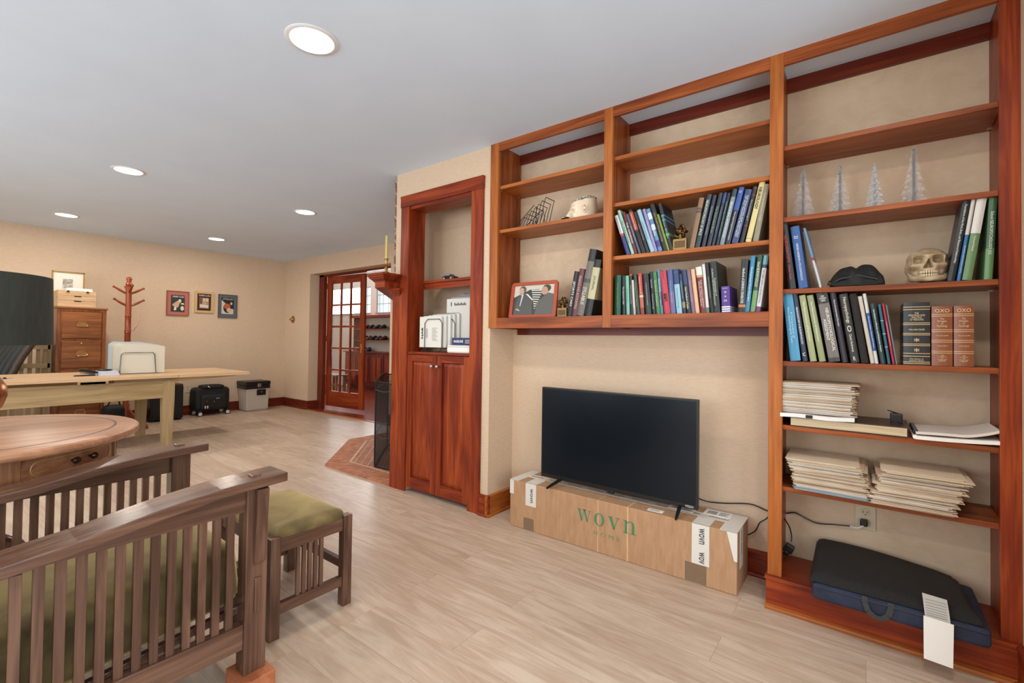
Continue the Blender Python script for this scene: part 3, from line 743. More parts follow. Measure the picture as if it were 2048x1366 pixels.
# reclining armchair with bowed arms, front towards +y
chair = thing('morris_chair', 'dark oak slat-sided armchair with bowed arms and green velvet cushions, nearest the camera', 'armchair', (-1.95, 0.35, 0))
XN, XF = -1.586, -2.335                     # outer faces of the near and far sides
def arm_z(y):
    pts = [(-0.35, 0.578), (-0.15, 0.588), (0.0, 0.600), (0.148, 0.617), (0.287, 0.634), (0.45, 0.664), (0.60, 0.683), (0.673, 0.688), (0.83, 0.694)]
    for (a, za), (b_, zb) in zip(pts, pts[1:]):
        if y <= b_: return za+(zb-za)*(y-a)/(b_-a)
    return pts[-1][1]
def side_frame(xo, s):                      # s: +1 near side (outer face towards +x), -1 far side
    a = MB()
    x_out, x_in = xo+s*0.024, xo-s*0.104
    ys = [-0.33+i*(0.808+0.33)/28 for i in range(29)]
    vs = []
    for y in ys:
        z = arm_z(y)
        vs += [(x_out, y, z), (x_in, y, z), (x_in, y, z-0.030), (x_out, y, z-0.030)]
    fs = []
    for i in range(28):
        o_ = 4*i
        for k in range(4): fs.append((o_+k, o_+(k+1) % 4, o_+4+(k+1) % 4, o_+4+k))
    fs += [(0, 1, 2, 3), (112+3, 112+2, 112+1, 112)]
    a.add(vs, fs)
    arm = a.build('arm', FY, chair, bevel=0.003)
    xc = xo-s*0.03
    MB().box(xc-0.016, xc+0.016, 0.708, 0.738, arm_z(0.72)-0.002, arm_z(0.72)+0.006).build('tenon_cap', FX, arm, bevel=0.002)
    xi = xo-s*0.06
    MB().box(xi, xo, 0.689, 0.757, 0.06, arm_z(0.72)-0.029).build('leg', FZ, chair, bevel=0.003)
    MB().box(xi, xo, -0.27, -0.20, 0.06, arm_z(-0.23)-0.029).build('leg', FZ, chair, bevel=0.003)
    p = MB()
    n_ = 24
    top = [(0.69-0.89*i/n_, arm_z(0.69-0.89*i/n_)-0.029) for i in range(n_+1)]
    p.prism([(0.69, 0.583), *[q for q in top], (-0.20, 0.535), (-0.10, 0.548), (0.05, 0.570), (0.2, 0.583)], xo-s*0.040, xo-s*0.012, 'x')
    p.build('top_rail', FY, chair)
    MB().box(xo-s*0.044, xo-s*0.010, -0.20, 0.69, 0.143, 0.222).build('bottom_rail', FY, chair, bevel=0.002)
    for i in range(-9, 13):
        y = 0.168+0.0393*i
        MB().box(xo-s*0.034, xo-s*0.018, y, y+0.0215, 0.220, 0.60 if y > 0.2 else 0.575 if y > 0.02 else 0.555).build('slat', FZ, chair, bevel=0.001)
    c_ = [(xo, 0.655), (xo+s*0.024, 0.655), (xo+s*0.022, 0.62), (xo+s*0.012, 0.50), (xo+s*0.010, 0.42), (xo, 0.405)]
    MB().prism([(x, z) for x, z in c_], 0.712, 0.748, 'y').build('corbel', FZ, chair, bevel=0.001)
    MB().box(xo, xo+s*0.007, 0.716, 0.735, 0.25, 0.365).build('tenon', FZ, chair, bevel=0.003)
side_frame(XN, 1); side_frame(XF, -1)
MB().box(XF+0.06, XN-0.06, 0.70, 0.725, 0.17, 0.29).build('front_rail', FX, chair, bevel=0.002)
MB().box(XF+0.06, XN-0.06, -0.26, -0.235, 0.17, 0.27).build('back_rail', FX, chair, bevel=0.002)
for x in (XN-0.075, XF+0.052):
    MB().prism([(-0.24, 0.150), (0.70, 0.243), (0.70, 0.266), (-0.24, 0.173)], x, x+0.022, 'x').build('seat_rail', FY if x > -1.8 else FY, chair, bevel=0.002)
cushion(MB(), XF+0.065, XN-0.065, -0.83, 0.0, 0.0, 0.205, 0.024, 0.045, M=Matrix.Translation((0, 0.712, 0.268)) @ Matrix.Rotation(math.radians(5.6), 4, 'X')).build('seat_cushion', M_velvet, chair)
Mb = Matrix.Translation((-1.96, -0.12, 0.47)) @ Matrix.Rotation(math.radians(20), 4, 'X')
cushion(MB(), -0.31, 0.31, -0.07, 0.09, -0.02, 0.52, 0.0, 0.05, M=Mb).build('back_cushion', M_velvet, chair)
bf = MB()
for i in range(5): bf.obox(Mb @ Matrix.Translation((0, -0.10, 0.05+0.12*i)), 0.62, 0.02, 0.05)
for x in (-0.3, 0.3): bf.obox(Mb @ Matrix.Translation((x, -0.10, 0.26)), 0.05, 0.028, 0.66)
bf.build('back_frame', FX, chair, bevel=0.002)
# wooden blocks under the chair legs
BLK = wood('block', 'x')
for i, (x, y, lab) in enumerate(((-1.610, 0.722, 'orange wood riser block under the nearest chair leg'), (-2.305, 0.722, 'orange wood riser block under the far front chair leg'),
                                 (-1.610, -0.235, 'orange wood riser block under the near back chair leg'), (-2.305, -0.235, 'orange wood riser block under the far back chair leg'))):
    tag(MB().prism([(x-0.065, y-0.05), (x+0.045, y-0.05), (x+0.065, y-0.03), (x+0.065, y+0.05), (x-0.065, y+0.05)], 0, 0.06, 'z').build('riser_block', BLK, bevel=0.002), lab, 'block', 'chair riser blocks')

ott = thing('footstool', 'dark oak footstool with olive velvet top and spindle sides in front of the armchair', 'footstool', (-2.03, 1.03, 0))
OX0, OX1, OY0, OY1 = -2.295, -1.782, 0.862, 1.212
for x in (OX0, OX1-0.04):
    for y in (OY0, OY1-0.04):
        MB().box(x, x+0.04, y, y+0.04, 0, 0.385).build('leg', FZ, ott, bevel=0.002)
for x in (OX0+0.008, OX1-0.032):
    MB().box(x, x+0.022, OY0+0.04, OY1-0.04, 0.322, 0.372).build('top_rail', FY, ott, bevel=0.0015)
    MB().box(x, x+0.022, OY0+0.04, OY1-0.04, 0.085, 0.127).build('bottom_rail', FY, ott, bevel=0.0015)
    for k in range(5):
        y = 0.972+0.0248*k
        MB().box(x+0.004, x+0.018, y, y+0.015, 0.126, 0.323).build('spindle', FZ, ott, bevel=0.001)
for y in (OY0+0.008, OY1-0.03):
    MB().box(OX0+0.04, OX1-0.04, y, y+0.022, 0.322, 0.372).build('top_rail', FX, ott, bevel=0.0015)
    MB().box(OX0+0.04, OX1-0.04, y, y+0.022, 0.15, 0.185).build('stretcher', FX, ott, bevel=0.0015)
cushion(MB(), OX0+0.03, OX1-0.02, OY0+0.02, OY1-0.02, 0.355, 0.408, 0.026, 0.022).build('cushion', M_velvet, ott)

# ================================================================== drum table with lamp
TX, TY = -2.883, 0.160
t = thing('drum_table', 'round mahogany drum table with gilt-lined drawers, behind the armchair', 'table', (TX, TY, 0))
MX, MZ = wood('mahogany', 'y'), wood('mahogany', 'z')
MB().lathe([(0.30, 0.705), (0.545, 0.705), (0.553, 0.712), (0.556, 0.722), (0.553, 0.733), (0.545, 0.738), (0.540, 0.740), (0.001, 0.740)], (TX, TY, 0), 72).build('tabletop', wood('tabletop', 'y'), t)
MB().lathe([(0.463, 0.7402), (0.468, 0.7408), (0.473, 0.7402)], (TX, TY, 0), 72, cap=False).build('inlay_line', plain('dark_inlay', srgb(70, 40, 22), 0.4), t)
MB().lathe([(0.46, 0.585), (0.478, 0.590), (0.478, 0.598), (0.470, 0.602), (0.470, 0.700), (0.52, 0.705)], (TX, TY, 0), 72).build('apron', MZ, t)
gilt = plain('gilt_line', srgb(196, 160, 96), 0.4, 0.3)
def on_drum(a, z, r=0.472): return (TX+r*math.cos(a), TY+r*math.sin(a), z)
for k in range(6):
    a0 = math.radians(-22+60*k); hw = math.radians(24)
    w = 0.472
    d = MB()
    d.grid(lambda u, v: on_drum(a0-hw+2*hw*u, 0.606+0.088*v, 0.4735), 16, 2)
    d.add([on_drum(a0-hw, 0.606, 0.469), on_drum(a0-hw, 0.694, 0.469), on_drum(a0-hw, 0.694, 0.4735), on_drum(a0-hw, 0.606, 0.4735)], [(0, 1, 2, 3)])
    dr = d.build('drawer', wood('mahogany', 'y'), t)
    pts = []
    rr = 0.030; cz_ = 0.650; ha = hw-math.radians(3); da = rr/w
    for i in range(13):
        th = -PI/2+PI*i/12; pts.append(on_drum(a0+ha-da+da*math.cos(th), cz_+rr*math.sin(th), 0.4745))
    for i in range(1, 9): pts.append(on_drum(a0+ha-da-(2*ha-2*da)*i/9, cz_+rr, 0.4745))
    for i in range(13):
        th = PI/2+PI*i/12; pts.append(on_drum(a0-ha+da+da*math.cos(th), cz_+rr*math.sin(th), 0.4745))
    for i in range(1, 9): pts.append(on_drum(a0-ha+da+(2*ha-2*da)*i/9, cz_-rr, 0.4745))
    MB().tube(pts, 0.0016, 5, closed=True).build('gilt_line', gilt, dr)
    if k % 2 == 0 or k == 1:
        for s in (-1, 1):
            a = a0+s*math.radians(4.6)
            M = Matrix.Translation(on_drum(a, 0.655, 0.472)) @ Matrix.Rotation(a, 4, 'Z') @ Matrix.Rotation(PI/2, 4, 'Y')
            MB().lathe([(0.005, 0), (0.005, 0.010), (0.012, 0.016), (0.0145, 0.024), (0.010, 0.031), (0.001, 0.033)], seg=18, M=M).build('knob', plain('dark_brass', srgb(64, 52, 38), 0.3, 0.7), dr)
    a1 = a0+math.radians(30)
    M = Matrix.Translation(on_drum(a1, 0.65, 0.470)) @ Matrix.Rotation(a1, 4, 'Z')
    MB().obox(M, 0.012, 0.028, 0.10).build('stile', MZ, t)
MB().lathe([(0.12, 0.585), (0.09, 0.56), (0.05, 0.53), (0.045, 0.48), (0.07, 0.43), (0.085, 0.38), (0.07, 0.33), (0.05, 0.30), (0.09, 0.27), (0.11, 0.22), (0.10, 0.17), (0.06, 0.15)], (TX, TY, 0), 32).build('pedestal', MZ, t)
for k in range(3):
    a = math.radians(10+120*k)
    pts = [(TX+r_*math.cos(a), TY+r_*math.sin(a), z) for r_, z in ((0.06, 0.24), (0.14, 0.25), (0.22, 0.20), (0.29, 0.11), (0.35, 0.05), (0.40, 0.035))]
    MB().tube(pts, [0.05, 0.045, 0.036, 0.03, 0.03, 0.032], 12).build('leg', wood('fumed', 'z'), t)
t = thing('table_lamp', 'copper table lamp with a dark green drum shade on the round table', 'lamp', (-2.905, 0.155, 0.74))
lx, ly = -2.905, 0.155
cop = plain('copper', srgb(176, 112, 66), 0.28, 0.85)
MB().lathe([(0.07, 0.740), (0.075, 0.748), (0.072, 0.756), (0.045, 0.765), (0.04, 0.775), (0.075, 0.80), (0.113, 0.84), (0.128, 0.89), (0.125, 0.93), (0.10, 0.975), (0.06, 1.005), (0.03, 1.02), (0.025, 1.03)], (lx, ly, 0), 40).build('base', cop, t)
MB().lathe([(0.010, 1.03), (0.010, 1.12), (0.022, 1.125), (0.022, 1.17), (0.006, 1.18), (0.006, 1.33)], (lx, ly, 0), 16).build('stem', M_brass, t)
shd = noisy('dark_green_shade', srgb(32, 36, 30), srgb(42, 46, 39), 60, 0.8, 0.2, stretch=(1, 1, 0.2))
m = MB()
ra, rb, za, zb = 0.262, 0.255, 1.103, 1.392
m.lathe([(ra, za), (rb, zb), (rb-0.003, zb), (ra-0.003, za), (ra, za)], (lx, ly, 0), 64, cap=False)
m.build('lamp_shade', shd, t)
MB().tube([(lx-0.255, ly, 1.33), (lx+0.255, ly, 1.33)], 0.002, 6).tube([(lx, ly-0.255, 1.33), (lx, ly+0.255, 1.33)], 0.002, 6).build('shade_spider', M_brass, t)

# ================================================================== drawleaf table
PY_, PZ_ = wood('pale', 'y'), wood('pale', 'z')
t = thing('drawleaf_table', 'long pale oak drawleaf table with one leaf pulled out, behind the lamp', 'table', (-6.2, 1.0, 0))
NXF, FXF = -5.68, -6.70
zt = 0.75
MB().box(FXF, NXF, -0.55, 1.76, zt-0.030, zt).build('tabletop', wood('pine', 'y'), t, bevel=0.002)
MB().box(NXF-0.03, NXF, 0.985, 1.20, zt-0.057, zt-0.029).box(FXF, FXF+0.03, 0.985, 1.20, zt-0.057, zt-0.029).box(FXF, NXF, 1.0, 1.18, zt-0.057, zt-0.035).build('top_bearer', PY_, t, bevel=0.001)
MB().box(FXF, NXF, 1.765, 2.465, zt-0.032, zt-0.001).build('leaf', wood('pine', 'y'), t, bevel=0.002)
for x in (NXF-0.10, FXF+0.06):
    MB().prism([(1.25, zt-0.034), (2.34, zt-0.034), (2.34, zt-0.044), (1.76, zt-0.072), (1.25, zt-0.072)], x, x+0.04, 'x').build('leaf_runner', PY_, t)
for x in (NXF-0.075, FXF+0.035):
    MB().box(x, x+0.035, -0.47, 1.66, 0.515, 0.692).build('apron', PY_, t, bevel=0.001)
MB().box(FXF+0.08, NXF-0.08, 1.67, 1.70, 0.515, 0.692).box(FXF+0.08, NXF-0.08, -0.50, -0.47, 0.515, 0.692).build('end_apron', wood('pale', 'x'), t)
def taper_leg(mb, x, y, w0, w1, z0, z1, zs):
    vs = []
    for w, z in ((w1, z0), (w0, zs), (w0, z1)):
        h_ = w/2; vs += [(x-h_, y-h_, z), (x+h_, y-h_, z), (x+h_, y+h_, z), (x-h_, y+h_, z)]
    fs = [(3, 2, 1, 0), (8, 9, 10, 11)]
    for j in (0, 4):
        for k in range(4): fs.append((j+k, j+(k+1) % 4, j+4+(k+1) % 4, j+4+k))
    return mb.add(vs, fs)
for x in (NXF-0.08, FXF+0.08):
    for y in (1.69, -0.50):
        taper_leg(MB(), x, y, 0.10, 0.078, 0, 0.695, 0.50).build('leg', PZ_, t, bevel=0.002)

# things on the drawleaf table
t = thing('folder_rack', 'steel wire rack holding cream file folders upright on the pale table', 'file rack', (-6.15, 1.5, zt))
w = MB()
fx = [-6.055, -6.07, -6.20, -6.33]
for x in fx:
    y0, y1 = 1.362, 1.668
    w.tube([(x+0.01, y0, zt+0.003), (x, y0+0.012, zt+0.20), (x, y0+0.03, zt+0.222), (x, y1-0.03, zt+0.222), (x, y1-0.012, zt+0.20), (x+0.01, y1, zt+0.003)], 0.0028, 8)
w.tube([(-6.045, 1.36, zt+0.003), (-6.35, 1.36, zt+0.003)], 0.0028, 8).tube([(-6.045, 1.67, zt+0.003), (-6.35, 1.67, zt+0.003)], 0.0028, 8)
w.build('wire_frame', M_steel, t)
r_ = random.Random(11)
fc = [(228, 218, 196)]*8+[(222, 190, 150), (210, 222, 226), (186, 204, 214), (228, 214, 182), (200, 214, 220), (188, 206, 216)]
fn = ['cream']*8+['peach', 'pale blue', 'blue-grey', 'cream', 'pale blue', 'blue-grey']
for i in range(14):
    x = -6.078-0.019*i
    y0 = 1.375-0.004*i+r_.uniform(-0.004, 0.004); y1 = y0+0.375
    hgt = 0.300+r_.uniform(-0.004, 0.004)+0.002*i
    sl = r_.uniform(-0.006, 0.006)
    f = MB().prism([(y0, zt+0.006), (y1, zt+0.006), (y1, zt+hgt-0.018), (y1-0.015, zt+hgt-0.008), (y0+0.29, zt+hgt-0.008), (y0+0.275, zt+hgt+0.004), (y0+0.03, zt+hgt+0.004), (y0+0.012, zt+hgt-0.01), (y0, zt+hgt-0.018)], x-0.0025, x+0.0025, 'x')
    tag(f.build('file_folder', colr(fc[i], 0.7)), ('%s file folder in front, face to the camera, in the wire rack' % fn[i]) if i == 0 else '%s file folder, %s behind the front one in the wire rack' % (fn[i], ['', 'first', 'second', 'third', 'fourth', 'fifth', 'sixth', 'seventh', 'eighth', 'ninth', 'tenth', 'eleventh', 'twelfth', 'thirteenth'][i]), 'folder', 'folders in the wire rack')
t = thing('stapler', 'black stapler beside the paper pack on the pale table', 'stapler', (-6.03, 1.10, zt))
MB().prism([(1.02, zt), (1.165, zt), (1.175, zt+0.006), (1.165, zt+0.012), (1.03, zt+0.010), (1.01, zt+0.005)], -6.055, -6.01, 'x').build('base', M_black, t, bevel=0.002)
MB().prism([(1.04, zt+0.055), (1.06, zt+0.070), (1.12, zt+0.062), (1.185, zt+0.040), (1.185, zt+0.022), (1.16, zt+0.020), (1.05, zt+0.045)], -6.05, -6.015, 'x').build('arm', M_black, t, bevel=0.003)
MB().prism([(1.06, zt+0.035), (1.17, zt+0.022), (1.17, zt+0.014), (1.14, zt+0.012), (1.06, zt+0.028)], -6.045, -6.02, 'x').build('magazine', M_steel, t)
tag(MB().box(-6.12, -5.93, 1.19, 1.335, zt, zt+0.024).build('paper_block', plain('grey_white_paper', srgb(206, 206, 212), 0.7), bevel=0.001), 'lower white paper block beside the stapler', 'paper block')
tag(MB().box(-6.13, -5.95, 1.19, 1.33, zt+0.024, zt+0.044).build('paper_block', plain('grey_white_paper2', srgb(196, 198, 208), 0.7), bevel=0.001), 'upper white paper block stacked beside the stapler', 'paper block')
tag(MB().ball((-6.05, 1.245, zt+0.052), 0.055, 20, 10, sc=(0.9, 1.15, 0.17)).build('mouse', M_black), 'flat black mouse lying on the paper blocks', 'mouse')
t = thing('binder_clip', 'small black binder clip near the left end of the pale table', 'binder clip', (-6.05, 0.55, zt))
MB().prism([(0.555, zt), (0.580, zt), (0.575, zt+0.014), (0.560, zt+0.014)], -6.07, -6.03, 'x').build('clip_body', M_black, t)
MB().tube([(-6.06, 0.58, zt+0.004), (-6.06, 0.615, zt+0.006), (-6.045, 0.62, zt+0.006), (-6.04, 0.58, zt+0.004)], 0.0015, 6).build('clip_handle', M_steel, t)
t = thing('tape_roll', 'clear plastic tape roll on the pale table beside the lamp', 'tape', (-6.3, 0.47, zt))
Mt = Matrix.Translation((-6.3, 0.475, zt+0.035)) @ Matrix.Rotation(PI/2, 4, 'Y')
MB().lathe([(0.025, -0.012), (0.035, -0.012), (0.035, 0.012), (0.025, 0.012), (0.025, -0.012)], seg=24, M=Mt, cap=False).build('roll', see_through('clear_plastic', srgb(210, 214, 214), 0.55, 0.2), t)

# ================================================================== file cabinet and what stands on it
OZ, OX_, OY_ = wood('oak', 'z'), wood('oak', 'x'), wood('oak', 'y')
t = thing('file_cabinet', 'four-drawer oak file cabinet with brass pulls against the left wall', 'file cabinet', (-7.5, 1.27, 0))
CX0, CX1, CY0, CY1, CH = -7.86, -7.20, 1.055, 1.485, 1.445
MB().box(CX0, CX1, CY0, CY0+0.03, 0.0, CH).box(CX0, CX1, CY1-0.03, CY1, 0, CH).box(CX0, CX0+0.02, CY0, CY1, 0, CH).box(CX1-0.03, CX1, CY0, CY1, 0, 0.08).build('body', OZ, t, bevel=0.003)
MB().box(CX1-0.02, CX1-0.005, CY0+0.03, CY1-0.03, 0.08, CH).build('inner_frame', OZ, t)
MB().box(CX0-0.0, CX1+0.018, CY0-0.012, CY1+0.012, CH, CH+0.022).build('top', OY_, t, bevel=0.006)
dz = (CH-0.10)/4
for k in range(4):
    z0 = 0.09+dz*k; z1 = z0+dz-0.018
    y0, y1 = CY0+0.036, CY1-0.036
    d = MB(); e = 0.012
    d.add([(CX1-0.004, y0, z0), (CX1-0.004, y1, z0), (CX1-0.004, y1, z1), (CX1-0.004, y0, z1), (CX1+0.010, y0+e, z0+e), (CX1+0.010, y1-e, z0+e), (CX1+0.010, y1-e, z1-e), (CX1+0.010, y0+e, z1-e)],
          [(0,1,5,4),(1,2,6,5),(2,3,7,6),(3,0,4,7),(4,5,6,7),(3,2,1,0)])
    dr = d.build('drawer', OY_, t)
    yc, zc = (y0+y1)/2, z0+dz*0.52
    h = MB(); xx = CX1+0.010
    h.box(xx, xx+0.004, yc-0.042, yc+0.042, zc-0.028, zc-0.022).box(xx, xx+0.004, yc-0.042, yc+0.042, zc+0.022, zc+0.028).box(xx, xx+0.004, yc-0.042, yc-0.036, zc-0.028, zc+0.028).box(xx, xx+0.004, yc+0.036, yc+0.042, zc-0.028, zc+0.028)
    h.tube([(xx, yc-0.044, zc-0.006), (xx+0.016, yc-0.046, zc-0.018), (xx+0.022, yc-0.036, zc-0.030), (xx+0.022, yc+0.036, zc-0.030), (xx+0.016, yc+0.046, zc-0.018), (xx, yc+0.044, zc-0.006)], 0.005, 8)
    h.build('label_pull', M_brass, dr)
    MB().box(xx, xx+0.002, yc-0.036, yc+0.036, zc-0.022, zc+0.022).build('label_card', plain('card_label', srgb(150, 96, 52), 0.6), dr)
    if k == 2:
        MB().lathe([(0.008, 0), (0.008, 0.003), (0.001, 0.004)], seg=16, M=Matrix.Translation((xx-0.002, yc, z1-0.030)) @ Matrix.Rotation(PI/2, 4, 'Y')).build('lock', M_brass, dr)
TOPZ = CH+0.022
t = thing('desk_organizer', 'light wooden three-tier drawer box on top of the file cabinet', 'organizer', (-7.4, 1.22, TOPZ))
PN, PNZ = wood('pine', 'y'), wood('pine', 'z')
oy0, oy1, ox1 = 1.062, 1.392, -7.21
MB().box(-7.52, ox1-0.012, oy0, oy0+0.010, TOPZ, TOPZ+0.178).box(-7.52, ox1-0.012, oy1-0.010, oy1, TOPZ, TOPZ+0.178).box(-7.52, -7.51, oy0, oy1, TOPZ, TOPZ+0.178).build('case', PN, t)
MB().box(-7.52, ox1, oy0, oy1, TOPZ, TOPZ+0.006).build('bottom', PN, t)
for k, (a, b_) in enumerate(((0.006, 0.070), (0.072, 0.125), (0.127, 0.185))):
    d = MB().box(-7.5, ox1, oy0+0.003, oy1-0.003, TOPZ+a, TOPZ+b_).build('tray', PN, t, bevel=0.0015)
    if k < 2: MB().prism([(1.195, TOPZ+b_), (1.262, TOPZ+b_), (1.256, TOPZ+b_-0.010), (1.201, TOPZ+b_-0.010)], ox1-0.001, ox1+0.0008, 'x').build('finger_slot', M_blackmatte, d)
    else:
        for y in (1.145, 1.312): MB().prism([(y-0.014, TOPZ+b_-0.018), (y+0.014, TOPZ+b_-0.018), (y+0.006, TOPZ+b_), (y-0.006, TOPZ+b_)], ox1, ox1+0.008, 'x').build('clasp', M_black, d)
r_ = random.Random(5)
for i in range(3):
    tag(MB().box(-7.46, -7.235, 1.135+0.004*i, 1.362-0.003*i, TOPZ+0.186+0.0105*i, TOPZ+0.186+0.0105*i+0.0100).build('paper_stack', M_white), ['bottom', 'middle', 'top'][i]+' stack of loose white paper on the wooden drawer box', 'paper', 'papers on the drawer box')
tag(MB().box(-7.42, -7.28, 1.075, 1.125, TOPZ+0.185, TOPZ+0.191).build('pencil_case', colr((214, 120, 96))), 'small red pouch at the left edge of the wooden drawer box', 'pouch')
t = thing('framed_print', 'gold-framed print with cream mat leaning behind the wooden drawer box', 'picture', (-7.6, 1.2, TOPZ))
fy0, fy1, fz0, fz1, fxx = 1.065, 1.352, TOPZ, 1.90, -7.62
f = MB(); 
for a in ((fy0, fy0+0.012, fz0, fz1), (fy1-0.012, fy1, fz0, fz1)): f.box(fxx, fxx+0.018, a[0], a[1], a[2], a[3])
f.box(fxx, fxx+0.018, fy0, fy1, fz1-0.012, fz1).box(fxx, fxx+0.018, fy0, fy1, fz0, fz0+0.012)
f.build('frame', plain('gold_frame', srgb(176, 138, 76), 0.35, 0.6), t, bevel=0.002)
MB().box(fxx, fxx+0.006, fy0+0.011, fy1-0.011, fz0+0.011, fz1-0.011).build('mat', colr((232, 222, 204), 0.8), t)
MB().box(fxx+0.006, fxx+0.008, 1.160, 1.25, 1.70, 1.815).build('print', noisy('etching', srgb(120, 112, 100), srgb(206, 198, 184), 40, 0.8), t)

# ------------------------------------------------------------------ coat rack
t = thing('coat_rack', 'reddish wooden coat stand with turned post and pegs beside the file cabinet', 'coat rack', (-7.25, 1.70, 0))
rx, ry = -7.25, 1.70
RW = wood('block', 'z') if False else noisy('red_stained_wood', srgb(126, 52, 26), srgb(156, 74, 40), 12, 0.3, stretch=(1, 1, 0.15))
MB().lathe([(0.036, 0.10), (0.036, 0.30), (0.026, 0.32), (0.034, 0.36), (0.034, 0.86), (0.024, 0.88), (0.034, 0.90), (0.024, 0.92), (0.032, 0.94), (0.030, 1.18), (0.036, 1.19), (0.030, 1.20), (0.036, 1.21), (0.030, 1.22), (0.030, 1.38), (0.035, 1.39), (0.030, 1.40), (0.030, 1.72), (0.033, 1.73), (0.022, 1.745), (0.036, 1.78), (0.022, 1.81), (0.030, 1.84), (0.030, 1.855), (0.018, 1.87), (0.001, 1.873)], (rx, ry, 0), 24).build('post', RW, t)
for k, (a, z) in enumerate(((90, 1.665), (-90, 1.665), (0, 1.68), (180, 1.68), (80, 1.515), (-80, 1.515), (170, 1.52))):
    a = math.radians(a); d = Vector((math.cos(a), math.sin(a), 0))
    p0 = Vector((rx, ry, z))+d*0.02
    pts = [p0, p0+d*0.03+Vector((0, 0, 0.016)), p0+d*0.07+Vector((0, 0, 0.040)), p0+d*0.105+Vector((0, 0, 0.062)), p0+d*0.115+Vector((0, 0, 0.069)), p0+d*0.130+Vector((0, 0, 0.078)), p0+d*0.135+Vector((0, 0, 0.081))]
    MB().tube(pts, [0.010, 0.014, 0.015, 0.011, 0.010, 0.015, 0.010], 10).build('peg', RW, t)
for k in range(4):
    a = math.radians(45+90*k); d = Vector((math.cos(a), math.sin(a), 0))
    n_ = Vector((-d.y, d.x, 0))*0.014
    prof = [(0.03, 0.26), (0.03, 0.12), (0.12, 0.08), (0.20, 0.0), (0.25, 0.0), (0.255, 0.03), (0.20, 0.10), (0.10, 0.17)]
    vs = [Vector((rx, ry, 0))+d*p+Vector((0, 0, z))+n_ for p, z in prof]+[Vector((rx, ry, 0))+d*p+Vector((0, 0, z))-n_ for p, z in prof]
    n = len(prof)
    MB().add(vs, [tuple(range(n)), tuple(range(n, 2*n))[::-1]]+[(i, i+n, (i+1) % n+n, (i+1) % n) for i in range(n)]).build('foot', RW, t)
tag(MB().tube([(-7.215, 1.745, 1.50), (-7.19, 1.79, 1.44), (-7.185, 1.80, 1.36), (-7.19, 1.775, 1.28), (-7.20, 1.75, 1.24), (-7.205, 1.745, 1.20)], [0.006, 0.006, 0.006, 0.008, 0.013, 0.005], 8).build('lanyard', colr((214, 150, 126))), 'pink strap looped over a peg of the coat stand', 'strap')

# ------------------------------------------------------------------ pictures, outlet and chime on the walls
def wall_picture(y0, y1, z0, z1, fcol, matc, depth, fw, label, words, wc, art):
    t_ = thing('framed_picture', label, 'picture', (-7.9, (y0+y1)/2, (z0+z1)/2), 'framed comic prints')
    X = -7.899
    f_ = MB()
    for a in ((y0, y0+fw, z0, z1), (y1-fw, y1, z0, z1), (y0+fw, y1-fw, z0, z0+fw), (y0+fw, y1-fw, z1-fw, z1)): f_.box(X, X+depth, *a)
    f_.build('frame', fcol, t_)
    MB().box(X, X+depth*0.5, y0+fw*0.8, y1-fw*0.8, z0+fw*0.8, z1-fw*0.8).build('mat', colr(matc, 0.7), t_)
    w_, h_ = y1-y0, z1-z0
    ma = art['m']
    a0, a1, b0, b1 = y0+w_*ma[0], y1-w_*ma[1], z0+h_*ma[2], z1-h_*ma[3]
    P = MB().box(X+depth*0.5, X+depth*0.5+0.002, a0, a1, b0, b1, 0)
    mats = [colr(art['bg'], 0.6)]
    W_, H_ = a1-a0, b1-b0; xx = X+depth*0.5+0.0025
    for k, (c, poly) in enumerate(art['shapes']):
        mats.append(colr(c, 0.6))
        P.prism([(a0+W_*u, b0+H_*v) for u, v in poly], xx, xx+0.0004*(k+1), 'x', mi=len(mats)-1)
    mats.append(colr(wc, 0.6))
    add_text(P, words, frame((xx+0.004, a0+W_*0.52, b0+H_*0.91), (0, 1, 0), (0, 0, 1)), width=W_*0.82, height=H_*0.10, mi=len(mats)-1, bold=0.02)
    P.build('print', mats, t_)
def blob(cx_, cy_, rx_, ry_, n=12, rot=0): return [(cx_+rx_*math.cos(2*PI*i/n+rot), cy_+ry_*math.sin(2*PI*i/n+rot)) for i in range(n)]
wall_picture(2.276, 2.549, 1.446, 1.797, plain('frame_bronze', srgb(150, 92, 60), 0.4, 0.3), (206, 104, 88), 0.022, 0.008, 'framed print with a coral red mat, leftmost of three on the left wall', 'Little Lulu', (236, 230, 210),
    dict(m=(0.19, 0.19, 0.15, 0.16), bg=(38, 58, 50), shapes=[((226, 170, 130), [(0.08, 0.42), (0.5, 0.68), (0.66, 0.58), (0.52, 0.26), (0.25, 0.28)]), ((232, 214, 190), blob(0.64, 0.66, 0.11, 0.10)), ((240, 232, 216), [(0.25, 0.28), (0.4, 0.28), (0.38, 0.1), (0.2, 0.08)]), ((230, 220, 196), blob(0.82, 0.22, 0.13, 0.14)), ((236, 230, 214), [(0.7, 0.46), (0.96, 0.44), (0.9, 0.54), (0.72, 0.52)])]))
